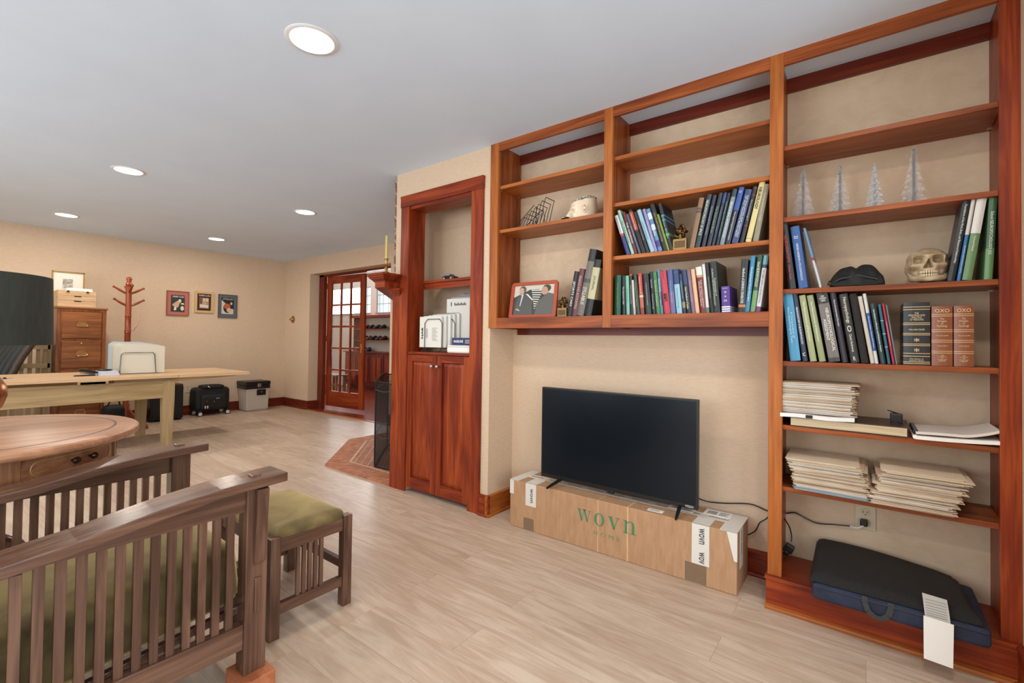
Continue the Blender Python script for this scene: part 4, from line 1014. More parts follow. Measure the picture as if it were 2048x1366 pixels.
wall_picture(2.621, 2.870, 1.505, 1.820, plain('frame_wood_pale', srgb(206, 170, 112), 0.45), (206, 170, 112), 0.024, 0.03, 'print in a pale yellow wood frame, middle of three on the left wall', 'Little Lulu', (232, 214, 190),
    dict(m=(0.14, 0.14, 0.10, 0.11), bg=(66, 30, 28), shapes=[((176, 148, 112), [(0.16, 0.14), (0.84, 0.14), (0.84, 0.76), (0.16, 0.76)]), ((120, 70, 52), [(0.18, 0.4), (0.36, 0.4), (0.36, 0.74), (0.18, 0.74)]), ((224, 204, 170), [(0.42, 0.56), (0.56, 0.56), (0.56, 0.74), (0.42, 0.74)]), ((224, 204, 170), [(0.62, 0.56), (0.8, 0.56), (0.8, 0.74), (0.62, 0.74)]), ((214, 158, 118), blob(0.5, 0.45, 0.14, 0.12)), ((228, 212, 184), [(0.18, 0.2), (0.8, 0.16), (0.82, 0.34), (0.2, 0.36)])]))
wall_picture(2.936, 3.203, 1.442, 1.803, plain('frame_rust', srgb(120, 84, 66), 0.4, 0.3), (84, 106, 116), 0.022, 0.008, 'framed print with a slate blue mat, rightmost of three on the left wall', 'LITTLE LULU', (222, 200, 130),
    dict(m=(0.16, 0.18, 0.15, 0.13), bg=(30, 30, 34), shapes=[((214, 198, 176), [(0.02, 0.02), (0.98, 0.02), (0.98, 0.3), (0.5, 0.55), (0.02, 0.84)]), ((40, 34, 34), blob(0.5, 0.38, 0.34, 0.30)), ((196, 92, 50), blob(0.47, 0.48, 0.27, 0.17)), ((226, 176, 140), blob(0.62, 0.26, 0.2, 0.14)), ((214, 176, 150), blob(0.8, 0.66, 0.09, 0.09))]))
t = thing('wall_outlet', 'ivory wall outlet low on the left wall beside the black rolling bag', 'outlet', (-7.9, 2.56, 0.385))
MB().box(-7.9, -7.893, 2.524, 2.600, 0.326, 0.440).build('plate', colr((224, 206, 176), 0.5), t, bevel=0.002)
for z in (0.36, 0.405): MB().box(-7.893, -7.891, 2.547, 2.577, z-0.013, z+0.015).build('socket', colr((206, 186, 156), 0.5), t)
t = thing('door_chime', 'round brass wall fitting left of the doorway', 'wall fitting', (-7.64, 3.98, 1.455))
Mx = Matrix.Translation((-7.64, 3.98, 1.455)) @ Matrix.Rotation(PI/2, 4, 'X')
MB().lathe([(0.058, 0), (0.060, 0.006), (0.050, 0.012), (0.034, 0.016), (0.034, 0.022), (0.020, 0.030), (0.012, 0.05), (0.016, 0.055), (0.001, 0.058)], seg=28, M=Mx).build('rosette', M_agedbrass, t)

# ------------------------------------------------------------------ floor things along the left wall
t = thing('rolling_suitcase', 'black rolling soft case with white wheels on the floor by the left wall', 'suitcase', (-7.72, 2.80, 0))
nyl = noisy('black_nylon', srgb(15, 14, 13), srgb(24, 22, 20), 90, 0.7, 0.3)
cushion(MB(), -7.875, -7.62, 2.575, 3.03, 0.075, 0.40, 0.012, 0.05).build('body', nyl, t)
cushion(MB(), -7.66, -7.585, 2.64, 2.97, 0.09, 0.30, 0.010, 0.03).build('front_pocket', nyl, t)
cushion(MB(), -7.80, -7.615, 2.66, 2.945, 0.385, 0.438, 0.008, 0.022).build('top_flap', nyl, t)
for z, y0, y1 in ((0.30, 2.62, 2.99), (0.375, 2.60, 3.00)): MB().tube([(-7.612, y0, z), (-7.608, (y0+y1)/2, z+0.008), (-7.612, y1, z)], 0.004, 6).build('piping', M_black, t)
MB().tube([(-7.60, 2.72, 0.43), (-7.59, 2.735, 0.415), (-7.585, 2.745, 0.40)], 0.005, 6).build('zip_pull', M_nickel, t)
MB().tube([(-7.575, 2.705, 0.225), (-7.572, 2.70, 0.205)], 0.005, 6).tube([(-7.572, 2.79, 0.215), (-7.57, 2.80, 0.195)], 0.005, 6).build('zip_pull', M_nickel, t)
for y in (2.685, 2.715): MB().lathe([(0.008, 0.11), (0.010, 0.135), (0.006, 0.15)], (-7.575, y, 0), 10).build('buckle', colr((200, 196, 190), 0.4), t)
for x in (-7.60, -7.84):
    for y in (2.625, 2.985):
        Mw = Matrix.Translation((x+0.012, y, 0.034)) @ Matrix.Rotation(PI/2, 4, 'Y')
        wh = MB().lathe([(0.022, -0.012), (0.034, -0.010), (0.034, 0.010), (0.022, 0.012)], seg=24, M=Mw).build('wheel', M_black, t)
        MB().lathe([(0.026, 0.011), (0.024, 0.015), (0.012, 0.014), (0.008, 0.018), (0.001, 0.018)], seg=24, M=Mw).build('hub', colr((214, 210, 204), 0.4), wh)
        MB().box(x-0.02, x+0.02, y-0.02, y+0.02, 0.055, 0.09).build('caster', M_black, wh)
lg = MB(); add_text(lg, 'JLCO', frame((-7.572, 2.845, 0.247), (0, 1, 0), (0, 0, 1)), width=0.045); lg.build('logo', M_white, t)
t = thing('lock_box', 'grey plastic file safe standing on the floor near the far corner', 'safe', (-7.7, 3.4, 0))
grey = colr((196, 184, 168), 0.5)
m = MB(); x0, x1, y0, y1 = -7.845, -7.56, 3.235, 3.575
for (a, z) in ((0.025, 0.0), (0.008, 0.03), (0.0, 0.30), (0.0, 0.345)):
    m.v += [(x0+a, y0+a, z), (x1-a, y0+a, z), (x1-a, y1-a, z), (x0+a, y1-a, z)]
fs = [(3, 2, 1, 0), (12, 13, 14, 15)]
for j in (0, 4, 8):
    for k in range(4): fs.append((j+k, j+(k+1) % 4, j+4+(k+1) % 4, j+4+k))
m.f = fs; m.mi = [0]*len(fs); m.sm = [False]*len(fs)
m.build('body', grey, t, bevel=0.008)
MB().box(x0-0.006, x1+0.006, y0-0.006, y1+0.006, 0.318, 0.345).build('rim', grey, t, bevel=0.003)
MB().box(x1-0.004, x1+0.012, 3.385, 3.52, 0.245, 0.335).build('lock_plate', M_black, t, bevel=0.004)
MB().lathe([(0.010, 0), (0.010, 0.004), (0.001, 0.005)], seg=14, M=Matrix.Translation((x1+0.012, 3.455, 0.295)) @ Matrix.Rotation(PI/2, 4, 'Y')).build('lock', M_nickel, t)
t = thing('document_box', 'glossy black fire box resting on top of the grey file safe', 'safe', (-7.7, 3.4, 0.345))
MB().box(-7.86, -7.545, 3.215, 3.585, 0.346, 0.40).build('base', M_black, t, bevel=0.008)
MB().box(-7.862, -7.540, 3.210, 3.590, 0.402, 0.462).build('lid', M_black, t, bevel=0.010)
MB().box(-7.54, -7.532, 3.39, 3.44, 0.372, 0.43).build('latch', M_nickel, t, bevel=0.002)
t = thing('air_purifier', 'tall black tower on the floor between the coat stand and the outlet', 'tower', (-7.7, 2.2, 0))
MB().box(-7.86, -7.52, 2.02, 2.395, 0.02, 0.47).build('body', M_black, t, bevel=0.012)
MB().box(-7.855, -7.525, 2.025, 2.39, 0.47, 0.49).build('top', plain('brown_lid', srgb(70, 36, 22), 0.4), t, bevel=0.004)
MB().box(-7.52, -7.515, 2.04, 2.375, 0.05, 0.44).build('front_panel', M_blackmatte, t, bevel=0.004)
for y in (2.05, 2.365): MB().box(-7.86, -7.53, y-0.012, y+0.012, 0, 0.02).build('foot', M_black, t)
t = thing('shoulder_bag', 'black bag slumped on the floor beside the file cabinet', 'bag', (-7.2, 1.62, 0))
cushion(MB(), -7.00, -6.80, 1.41, 1.60, 0.0, 0.34, 0.01, 0.05).build('body', nyl, t)
MB().tube([(-6.88, 1.44, 0.32), (-6.86, 1.47, 0.40), (-6.86, 1.54, 0.40), (-6.88, 1.57, 0.32)], 0.008, 8).build('handle', nyl, t)

# ------------------------------------------------------------------ office chair and slatted stand behind the table
t = thing('office_chair', 'black channel-tufted leather office chair behind the pale table', 'office chair', (-7.0, 0.68, 0))
lea = plain('black_green_leather', srgb(24, 29, 24), 0.55)
px0 = -7.10
def back_pt(u, v, d):     # u across, v up
    z = 0.46+0.78*v; y = 0.60+0.05*v+0.22*v*v; x = px0-0.23+0.46*u
    ch = abs(math.sin(u*PI*5))
    return (x, y-0.02*0-0.02*(1-ch)-d, z)
cols_ = []
for k in range(5):
    u = (k+0.5)/5
    pts = [(px0-0.23+0.46*u+0.0, 0.545+0.05*v+0.24*v*v+0.03*(k-2)*0.9, 0.46+0.74*v) for v in [i/8 for i in range(9)]]
    MB().tube(pts, [0.044]+[0.050]*7+[0.040], 12).build('back_channel', lea, t)
MB().tube([(px0+0.24, 0.64+0.05*v+0.24*v*v, 0.46+0.76*v) for v in [i/8 for i in range(9)]], 0.035, 12).build('back_edge', noisy('worn_leather', srgb(46, 34, 26), srgb(70, 54, 40), 60, 0.5), t)
cushion(MB(), px0-0.25, px0+0.25, 0.12, 0.60, 0.40, 0.50, 0.02, 0.04).build('seat', lea, t)
MB().lathe([(0.03, 0.07), (0.03, 0.40), (0.05, 0.40)], (px0, 0.36, 0), 16).build('gas_column', M_black, t)
for k in range(5):
    a = 2*PI*k/5+0.3
    MB().tube([(px0, 0.36, 0.10), (px0+0.16*math.cos(a), 0.36+0.16*math.sin(a), 0.09), (px0+0.29*math.cos(a), 0.36+0.29*math.sin(a), 0.065)], [0.022, 0.018, 0.014], 8).build('leg', M_black, t)
    MB().ball((px0+0.29*math.cos(a), 0.36+0.29*math.sin(a), 0.028), 0.028, 12, 8, sc=(0.8, 0.8, 1)).build('caster', M_black, t)
MB().tube([(px0+0.27, 0.20, 0.40), (px0+0.30, 0.20, 0.60), (px0+0.30, 0.24, 0.65), (px0+0.30, 0.50, 0.65), (px0+0.28, 0.60, 0.60)], 0.02, 10).build('armrest', lea, t)
t = thing('slatted_stand', 'pale wooden slatted stand between the office chair and file cabinet', 'stand', (-7.5, 0.9, 0))
for y in (0.74, 0.80, 0.865, 0.93, 0.99): MB().box(-7.42, -7.40, y, y+0.034, 0.10, 0.98).build('slat', PZ_, t, bevel=0.001)
for z in (0.98, 0.77, 0.07): MB().box(-7.43, -7.39, 0.72, 1.04, z, z+0.05).build('rail', PY_, t)
for x in (-7.43, -7.80):
    for y in (0.70, 1.03): MB().box(x, x+0.04, y-0.01, y+0.02, 0, 1.03).build('leg', PZ_, t)
# ================================================================== cardboard box and television
card = noisy('corrugated_card', srgb(168, 128, 92), srgb(182, 142, 106), 60, 0.8, 0.15, stretch=(1, 1, 0.2))
greenink = colr((58, 138, 92), 0.8); paleink = colr((120, 140, 96), 0.8); greytxt = colr((70, 74, 76), 0.7)
tapeM = colr((226, 220, 208), 0.45)
t = thing('cardboard_box', 'long brown cardboard shipping box on the floor under the television', 'box', (-1.12, 2.42, 0))
BX0, BX1, BY0, BY1, BZ = -1.770, -0.468, 2.330, 2.575, 0.285
MB().box(BX0, BX1, BY0, BY1, 0.001, BZ).build('carton', card, t, bevel=0.004)
for x0_, x1_ in ((-1.168, -1.164), (-0.999, -0.991)): MB().box(x0_, x1_, BY0-0.0008, BY1, 0.002, BZ+0.0008).build('crease', noisy('pale_card', srgb(206, 164, 120), srgb(214, 172, 128), 30, 0.8), t)
p = MB()
# light serif capitals and small letters drawn as strokes: thick downstrokes, hairline upstrokes, flat serifs
V_ = [[(.10, .97), (.32, .97), (.60, .14), (.54, 0), (.48, 0)], [(.50, 0), (.56, .10), (.87, .97), (.81, .97)], [(0, .96), (.42, .96), (.42, 1), (0, 1)], [(.66, .96), (1, .96), (1, 1), (.66, 1)]]
def scaled(polys, a, b_): return [[(a+(b_-a)*x, y) for x, y in q] for q in polys]
ang_ = [2*PI*i/28 for i in range(29)]
GL = dict(v=V_, w=scaled(V_, 0, .60)+scaled(V_, .40, 1.0),
          o=[[(.5+.5*math.cos(a), .5+.52*math.sin(a)), (.5+.5*math.cos(b_), .5+.52*math.sin(b_)), (.5+.28*math.cos(b_), .5+.47*math.sin(b_)), (.5+.28*math.cos(a), .5+.47*math.sin(a))] for a, b_ in zip(ang_, ang_[1:])],
          n=[[(.14, .02), (.32, .02), (.32, 1), (.14, .97)], [(.02, .96), (.30, .96), (.30, 1), (.02, 1)], [(0, 0), (.44, 0), (.44, .04), (0, .04)], [(.56, 0), (1, 0), (1, .04), (.56, .04)],
             [(.68, .03), (.86, .03), (.86, .70), (.68, .70)], [(.32, .76), (.44, .90), (.58, .955), (.58, 1.0), (.42, .96), (.32, .86)], [(.58, .955), (.66, .88), (.68, .70), (.86, .70), (.82, .88), (.72, .98), (.58, 1.0)]])
def glyph(mb, ch, x0, x1, z0, z1, y):
    for q in GL[ch]: mb.prism([(x0+(x1-x0)*u, z0+(z1-z0)*v_) for u, v_ in q], y-0.0006, y, 'y')
for ch, x0_, x1_ in zip('wovn', (-1.293, -1.188, -1.108, -1.020), (-1.208, -1.128, -1.038, -0.948)): glyph(p, ch, x0_, x1_, 0.148, 0.214, BY0-0.0008)
p.build('brand_print', greenink, t)
p = MB(); add_text(p, 'H O M E', frame((-1.115, BY0-0.0012, 0.104), (1, 0, 0), (0, 0, 1)), width=0.155, height=0.022); p.build('brand_print', paleink, t)
p = MB()
e = 0.0014
p.box(BX0, BX1, 2.44, 2.50, BZ, BZ+e, 0)                                  # lengthwise tape on top
for x0, x1, zb in ((-1.652, -1.575, 0.150), (-0.668, -0.588, 0.095)):      # strips wrapped over the front edge
    p.box(x0, x1, BY0-e, BY0, zb, BZ+e, 0).box(x0, x1, BY0-e, 2.45, BZ, BZ+e*1.2, 0)
p.box(BX0-e, BX0+0.028, BY0-e, BY0, 0.20, BZ+e, 0).box(BX0-e, BX0+0.06, BY0-e, BY1, BZ, BZ+e*1.5, 0)
p.prism([(BX1-0.045, BZ+e), (BX1+e, BZ+e), (BX1+e, 0.155), (BX1-0.012, 0.155)], BY0-e, BY0, 'y', 0)
p.box(BX1-0.075, BX1+e, BY0-e, BY1, BZ, BZ+e*1.5, 0).box(BX1, BX1+e, BY0+0.06, BY0+0.12, 0.10, BZ+e, 0)
p.build('packing_tape', tapeM, t)
p = MB()
def vtext(txt, x, z, h, w, y=BY0-0.0026): add_text(p, txt, frame((x, y, z), (0, 0, -1), (1, 0, 0)), width=h, height=w, bold=0.01)
vtext('wovn', -1.608, 0.215, 0.085, 0.018); vtext('wovn', -0.622, 0.232, 0.075, 0.026); vtext('wov', -0.622, 0.130, 0.055, 0.026)
p.build('tape_print', greytxt, t)
for i in range(9):
    p = MB(); add_text(p, 'WOVN', frame((-1.66+0.135*i, 2.468, BZ+0.0024), (1, 0, 0), (0, 1, 0)), width=0.09, height=0.018); p.build('tape_print', greytxt, t)
for z in (0.25, 0.19):
    p = MB(); add_text(p, 'wovn', frame((BX1+0.0022, BY0+0.09, z), (0, 0, -1), (0, -1, 0)), width=0.05, height=0.018); p.build('tape_print', greytxt, t)
for i, (x0, x1, y0, y1) in enumerate(((-0.83, -0.70, 2.46, 2.56), (-0.66, -0.535, 2.49, 2.572), (-0.90, -0.82, 2.35, 2.385))):
    lb = MB().box(x0, x1, y0, y1, BZ+e, BZ+e*2.2).build('shipping_label', M_white, t)
    q = MB(); r_ = random.Random(i)
    if i < 2:
        x = x0+0.015
        while x < x0+0.055:
            w_ = r_.choice((0.0012, 0.002, 0.003)); q.box(x, x+w_, y0+0.015, y1-0.02, BZ+e*2.2, BZ+e*2.4); x += w_+r_.choice((0.0015, 0.0025))
        for k in range(5): q.box(x0+0.07, x1-0.012-0.01*(k % 2), y0+0.015+0.011*k, y0+0.019+0.011*k, BZ+e*2.2, BZ+e*2.4)
    else:
        for k in range(2): q.box(x0+0.01, x1-0.02, y0+0.010+0.01*k, y0+0.013+0.01*k, BZ+e*2.2, BZ+e*2.4)
    q.build('label_print', greytxt, lb)
for q_ in ((-1.665, -1.59, 0.075), (-0.70, -0.60, 0.095)): MB().box(q_[0], q_[1], BY0-0.0006, BY0, 0.002, q_[2]).build('clear_tape', see_through('clear_tape', srgb(186, 160, 130), 0.28, 0.25), t)

t = thing('television', 'black flat-screen television standing on the long cardboard box', 'television', (-1.127, 2.42, BZ))
TX0, TX1, TZ0, TZ1, TYF = -1.592, -0.664, 0.322, 0.868, 2.405
MB().box(TX0, TX1, TYF, TYF+0.03, TZ0, TZ1).box(TX0+0.15, TX1-0.15, TYF+0.03, TYF+0.065, TZ0+0.03, TZ0+0.33).build('housing', M_black, t, bevel=0.003)
MB().box(TX0+0.009, TX1-0.009, TYF-0.0015, TYF+0.002, TZ0+0.022, TZ1-0.009).build('screen', plain('dark_screen', srgb(6, 16, 24), 0.25, **{'Specular IOR Level': 0.28}), t)
MB().box(-1.15, -1.11, TYF-0.001, TYF+0.012, TZ0-0.012, TZ0+0.002).build('sensor', M_black, t, bevel=0.002)
p = MB(); add_text(p, 'VIZIO', frame((-0.703, TYF-0.0016, TZ0+0.012), (1, 0, 0), (0, 0, 1)), width=0.042, height=0.011, bold=0.02); p.build('logo', colr((206, 206, 206), 0.4), t)
for xt, xb in ((-1.452, -1.480), (-0.752, -0.736)):
    f = MB()
    for yb_ in (2.308, 2.528):
        a = Vector((xt, TYF+0.015, TZ0+0.004)); b_ = Vector((xb, yb_, BZ+0.010))
        f.tube([a, a.lerp(b_, 0.85), b_, b_+Vector((0, -0.008 if yb_ < 2.4 else 0.008, -0.002))], [0.011, 0.008, 0.007, 0.006], 10)
    f.build('foot', M_black, t)

# power cords, plug and outlet
t = thing('power_cord', 'thin black power cord running from the television to the outlet in the bookcase', 'cord', (-0.6, 2.6, 0.4))
def cv(pts, r, name, mat, parent):
    # smooth polyline through control points
    P = [Vector(p) for p in pts]; out = []
    for i in range(len(P)-1):
        p0 = P[max(i-1, 0)]; p1 = P[i]; p2 = P[i+1]; p3 = P[min(i+2, len(P)-1)]
        for k in range(8):
            u = k/8
            out.append(0.5*((2*p1)+(-p0+p2)*u+(2*p0-5*p1+4*p2-p3)*u*u+(-p0+3*p1-3*p2+p3)*u**3))
    out.append(P[-1])
    return MB().tube(out, r, 8).build(name, mat, parent)
def wp(px, py, y): x, z = WY(px, py, y); return (x, y, z)
cv([(-0.80, 2.475, 0.42), wp(1400, 998, 2.57), wp(1440, 1006, 2.59), wp(1500, 1008, 2.60), wp(1545, 1022, 2.595), (-0.338, 2.598, 0.445), wp(1566, 1023, 2.595), wp(1592, 1026, 2.59), wp(1630, 1045, 2.585), wp(1668, 1049, 2.575), wp(1700, 1052, 2.57)], 0.0032, 'cord', M_black, t)
cv([wp(1700, 1052, 2.57), wp(1715, 1056, 2.57), wp(1728, 1050, 2.575), wp(1731, 1043, 2.582)], 0.004, 'cable_tie_tag', see_through('milky_tag', srgb(220, 216, 208), 0.8, 0.4), t)
MB().box(-0.022, 0.006, 2.570, 2.598, 0.357, 0.385).build('plug', M_black, t, bevel=0.005)
t = thing('adapter_cord', 'black cord and adapter plug dangling inside the bottom of the bookcase', 'cord', (-0.3, 2.5, 0.2))
cv([wp(1495, 1070, 2.59), wp(1510, 1062, 2.59), wp(1520, 1045, 2.59), wp(1537, 1032, 2.59), (-0.338, 2.59, 0.43), wp(1566, 1030, 2.57), wp(1578, 1052, 2.53), wp(1583, 1070, 2.51), wp(1583, 1084, 2.50)], 0.0028, 'cord', M_black, t)
Mp = Matrix.Translation((-0.283, 2.50, 0.212)) @ Matrix.Rotation(math.radians(25), 4, 'Y')
MB().obox(Mp, 0.038, 0.03, 0.036).obox(Mp @ Matrix.Translation((0.0, -0.005, -0.025)), 0.022, 0.02, 0.02).build('plug', M_black, t, bevel=0.004)
t = thing('wall_outlet', 'ivory double wall outlet in the bookcase with a black plug', 'outlet', (0, YR, 0.385))
iv = colr((214, 196, 160), 0.45)
MB().box(-0.040, 0.034, YR-0.007, YR, 0.335, 0.445).build('plate', iv, t, bevel=0.002)
for z in (0.412, 0.368):
    s_ = MB().lathe([(0.0175, 0), (0.0175, 0.003), (0.001, 0.0035)], seg=24, M=Matrix.Translation((-0.003, YR-0.007, z)) @ Matrix.Rotation(PI/2, 4, 'X')).build('socket', colr((204, 186, 150), 0.4), t)
    MB().box(-0.011, -0.009, YR-0.0112, YR-0.0108, z-0.003, z+0.007).box(0.003, 0.005, YR-0.0112, YR-0.0108, z-0.003, z+0.007).box(-0.005, -0.001, YR-0.0112, YR-0.0108, z-0.011, z-0.007).build('slots', M_blackmatte, s_)

# ================================================================== books
def mesh_book(label, xb, xt_, zt_, w, z0, col, group, yb=None, depth=0.165, bands=(), text=None, tcol=(230, 226, 214), tl=0.62, th=0.5, tpos=0.5, horiz=False, bold=0.008, pages=True, texts2=(), rough=0.4):
    """a book standing on a shelf at z0, spine towards the room.
    xb / xt_: x of the middle of the spine at its foot and at its head; zt_: height of the head"""
    yb = yb if yb is not None else YB+0.035
    dx, dz_ = xt_-xb, zt_-z0
    ang = math.atan2(dx, dz_); h = math.hypot(dx, dz_)
    h = max(0.12, h)
    lift = abs(math.sin(ang))*w/2
    root = thing('book', label, 'book', (xb, yb, z0+lift+0.0005), group, (0, ang, 0))
    hw = w/2; bt = min(0.0028, w*0.16)
    mats = [colr(col, rough)]
    c = MB()
    # case: spine, two boards
    n = 6
    out = [(-hw, 0.004)]+[(-hw+w*i/n, 0.004-0.004*math.sin(PI*i/n)) for i in range(1, n)]+[(hw, 0.004)]
    c.prism(out+[(hw, depth), (hw-bt, depth), (hw-bt, 0.006), (-hw+bt, 0.006), (-hw+bt, depth), (-hw, depth)], 0, h, 'z')
    for k, (a, b_, cc) in enumerate(bands):
        mats.append(colr(cc, rough))
        o2 = [(p[0]*1.004, p[1]-0.0004) for p in out]
        c.prism(o2+[(hw*1.004, 0.0042), (-hw*1.004, 0.0042)], h*a, h*b_, 'z', mi=len(mats)-1)
        c.box(hw, hw+0.0003, 0.004, depth, h*a, h*b_, len(mats)-1).box(-hw-0.0003, -hw, 0.004, depth, h*a, h*b_, len(mats)-1)
    c.build('cover', mats, root, world=False)
    if pages: MB().box(-hw+bt, hw-bt, 0.0062, depth-0.004, 0.003, h-0.003).build('pages', M_pages, root, world=False)
    tm = MB(); ok = False
    tt = ([(text, tpos, tl, th, horiz)] if text else [])+list(texts2)
    for (tx, tp, l_, hh, hz_) in tt:
        if hz_:
            add_text(tm, tx, frame((0, -0.0012, h*tp), (1, 0, 0), (0, 0, 1)), width=w*l_, height=h*hh, bold=bold)
        else:
            add_text(tm, tx, frame((0, -0.0012, h*tp), (0, 0, -1), (1, 0, 0)), width=h*l_, height=w*hh, bold=bold)
        ok = True
    if ok: tm.build('spine_title', colr(tcol, 0.5), root, world=False)
    return root
def bk(o, s, base, top, w, z0, label, col, group, Y=YB+0.035, **kw):
    """foot and head read off an enlarged view of the photograph with origin o and scale s"""
    xb = WY(o[0]+base[0]/s, o[1]+base[1]/s, Y)[0]
    xt_, zt_ = WY(o[0]+top[0]/s, o[1]+top[1]/s, Y)
    xw0 = WY(o[0]+(base[0]-w/2)/s, o[1]+base[1]/s, Y)[0]; xw1 = WY(o[0]+(base[0]+w/2)/s, o[1]+base[1]/s, Y)[0]
    return mesh_book(label, xb, xt_, zt_, (xw1-xw0)*0.93, z0, col, group, yb=Y, **kw)
G1, G2 = 'books on the middle shelf above the television', 'books on the lowest shelf above the television'
oA, sA = (1210, 380), 4.879
oB, sB = (1370, 350), 4.553
WHT = (232, 230, 224)
# middle bay, leaning left against the post
rowA = [
 ((225, 612), (105, 255), 36, 'white book with a navy foot and red band, leftmost of the leaning books', (222, 224, 220), dict(bands=[(0, .47, (58, 66, 140)), (.47, .53, (196, 70, 50))], text='Neuropsychological', tcol=(60, 70, 120), tpos=.74, tl=.4, th=.35)),
 ((270, 610), (130, 205), 30, 'mint green book leaning between white and dark red books', (156, 206, 184), dict(text='The Oxford Guide', tcol=(60, 90, 90))),
 ((302, 605), (180, 222), 28, 'dark red book titled THE AMNESIAS leaning left', (120, 44, 44), dict(text='THE AMNESIAS', tcol=(236, 220, 210), tl=.5, th=.6)),
 ((337, 602), (212, 240), 24, 'slate blue book leaning behind the dark red one', (88, 98, 124), dict(text='Memory Disorders', tcol=(190, 196, 214))),
 ((375, 598), (240, 200), 40, 'black book with an orange-red upper panel, leaning left', (34, 32, 34), dict(bands=[(.52, .95, (190, 74, 46))], text='Performance Validity', tcol=(240, 214, 190), tpos=.72, tl=.36, th=.4)),
 ((416, 592), (290, 220), 32, 'charcoal book leaning between orange-red and light blue books', (42, 42, 50), dict(text='Forensic Neuropsychology', tcol=(190, 190, 198), tl=.6, th=.3)),
 ((462, 588), (325, 200), 40, 'pale sky blue book leaning left, fairly thick', (150, 194, 216), dict(text='Clinical Handbook', tcol=(90, 130, 170), th=.3)),
 ((496, 585), (375, 190), 30, 'lavender book leaning beside the sky blue one', (148, 142, 196), dict(text='Study of Traumatic Mind', tcol=(226, 224, 240), th=.4)),
 ((538, 580), (415, 190), 40, 'blue and white patterned book leaning left', (96, 140, 186), dict(bands=[(.1, .25, (70, 66, 150)), (.5, .62, (206, 222, 232)), (.75, .9, (210, 226, 234))], text='BRAIN', tcol=(230, 236, 240), th=.5, tl=.4)),
 ((588, 572), (455, 145), 44, 'black book with an olive title, leaning left', (32, 34, 34), dict(text='Case Studies Neuropsychology', tcol=(170, 168, 84), tl=.62, th=.5)),
 ((620, 565), (512, 240), 18, 'thin lime green book leaning beside the black ones', (150, 178, 50), dict()),
 ((645, 556), (530, 135), 36, 'black book with a blue and green striped cover, last of the left-leaning row', (30, 36, 44), dict(text='Ultimate BRAIN', tcol=(120, 180, 200), tl=.6, th=.5, bands=[(.30, .36, (90, 160, 60)), (.62, .66, (60, 120, 170)), (.72, .75, (60, 150, 190))])),
]
for b_, t_, w, lab, col, kw in rowA: bk(oA, sA, b_, t_, w, 1.620, lab, col, G1, **kw)
rowB = [
 ((58, 632), (150, 210), 46, 'worn tan cloth book leaning right beside the brass bookend', (146, 108, 72), dict(bands=[(.70, .80, (90, 66, 46))], text='HISTORY', tpos=.75, horiz=True, tl=.7, th=.02, tcol=(190, 160, 110))),
 ((108, 628), (222, 180), 44, 'dark teal book titled NEUROPSYCHOLOGY OF SPACE', (34, 56, 66), dict(text='NEUROPSYCHOLOGY OF SPACE', tcol=(214, 226, 206), tl=.66, th=.55, tpos=.56)),
 ((163, 622), (270, 185), 36, 'dark indigo book leaning right, second behind the teal one', (38, 38, 66), dict(text='Developmental Coordination', tcol=(184, 184, 206), tl=.6, th=.4)),
 ((212, 616), (325, 165), 38, 'black-green book titled The Embodied Brain', (36, 46, 44), dict(text='The Embodied Brain', tcol=(120, 170, 130), tl=.5, th=.5)),
 ((252, 612), (368, 160), 30, 'navy book with an upper blue panel leaning right', (34, 46, 84), dict(bands=[(.8, .97, (44, 72, 140))], text='Assessment in Cases', tcol=(150, 130, 140), tl=.5, th=.45)),
 ((290, 608), (400, 165), 30, 'black book with green lettering leaning right', (28, 40, 40), dict(text='Psychobiology of the Human Newborn', tcol=(120, 190, 160), tl=.66, th=.45)),
 ((332, 605), (455, 130), 42, 'steel grey book leaning right, amid the dark ones', (122, 138, 150), dict(bands=[(.86, 1.0, (46, 60, 74))], text='BEHAVIORAL INTERVENTION', tcol=(226, 232, 236), tl=.64, th=.45, tpos=.45)),
 ((385, 598), (515, 115), 48, 'royal blue and black book with an oval emblem at its head', (30, 34, 52), dict(bands=[(.60, 1.0, (44, 84, 168))], text='Neuropsychological Interpretation', tcol=(214, 214, 220), tl=.5, th=.4, tpos=.32, texts2=[('O', .92, .5, .04, True)])),
 ((450, 590), (580, 135), 60, 'thick navy book on traumatic brain injury, title in capitals', (48, 70, 122), dict(text='THE EVALUATION AND TREATMENT\nOF MILD TRAUMATIC BRAIN INJURY', tcol=(214, 222, 236), tl=.78, th=.62, tpos=.5)),
 ((513, 583), (640, 105), 40, 'black book with fine red border lines leaning right', (36, 28, 34), dict(bands=[(.30, .31, (170, 50, 56)), (.84, .85, (170, 50, 56)), (.96, .97, (170, 50, 56))], text='Neuropsychology II', tcol=(200, 196, 200), tl=.4, th=.4, tpos=.58)),
 ((573, 576), (705, 60), 54, 'pale yellow book titled NEUROLOGY', (222, 204, 128), dict(text='NEUROLOGY', tcol=(60, 50, 34), tl=.36, th=.55, tpos=.72, bands=[(.055, .06, (120, 100, 60))], bold=.03)),
 ((640, 570), (745, 85), 54, 'khaki book at the right end of the leaning row', (146, 136, 108), dict(text='Comprehensive Child', tcol=(206, 200, 176), tl=.5, th=.5, tpos=.6)),
]
for b_, t_, w, lab, col, kw in rowB: bk(oB, sB, b_, t_, w, 1.620, lab, col, G1, **kw)
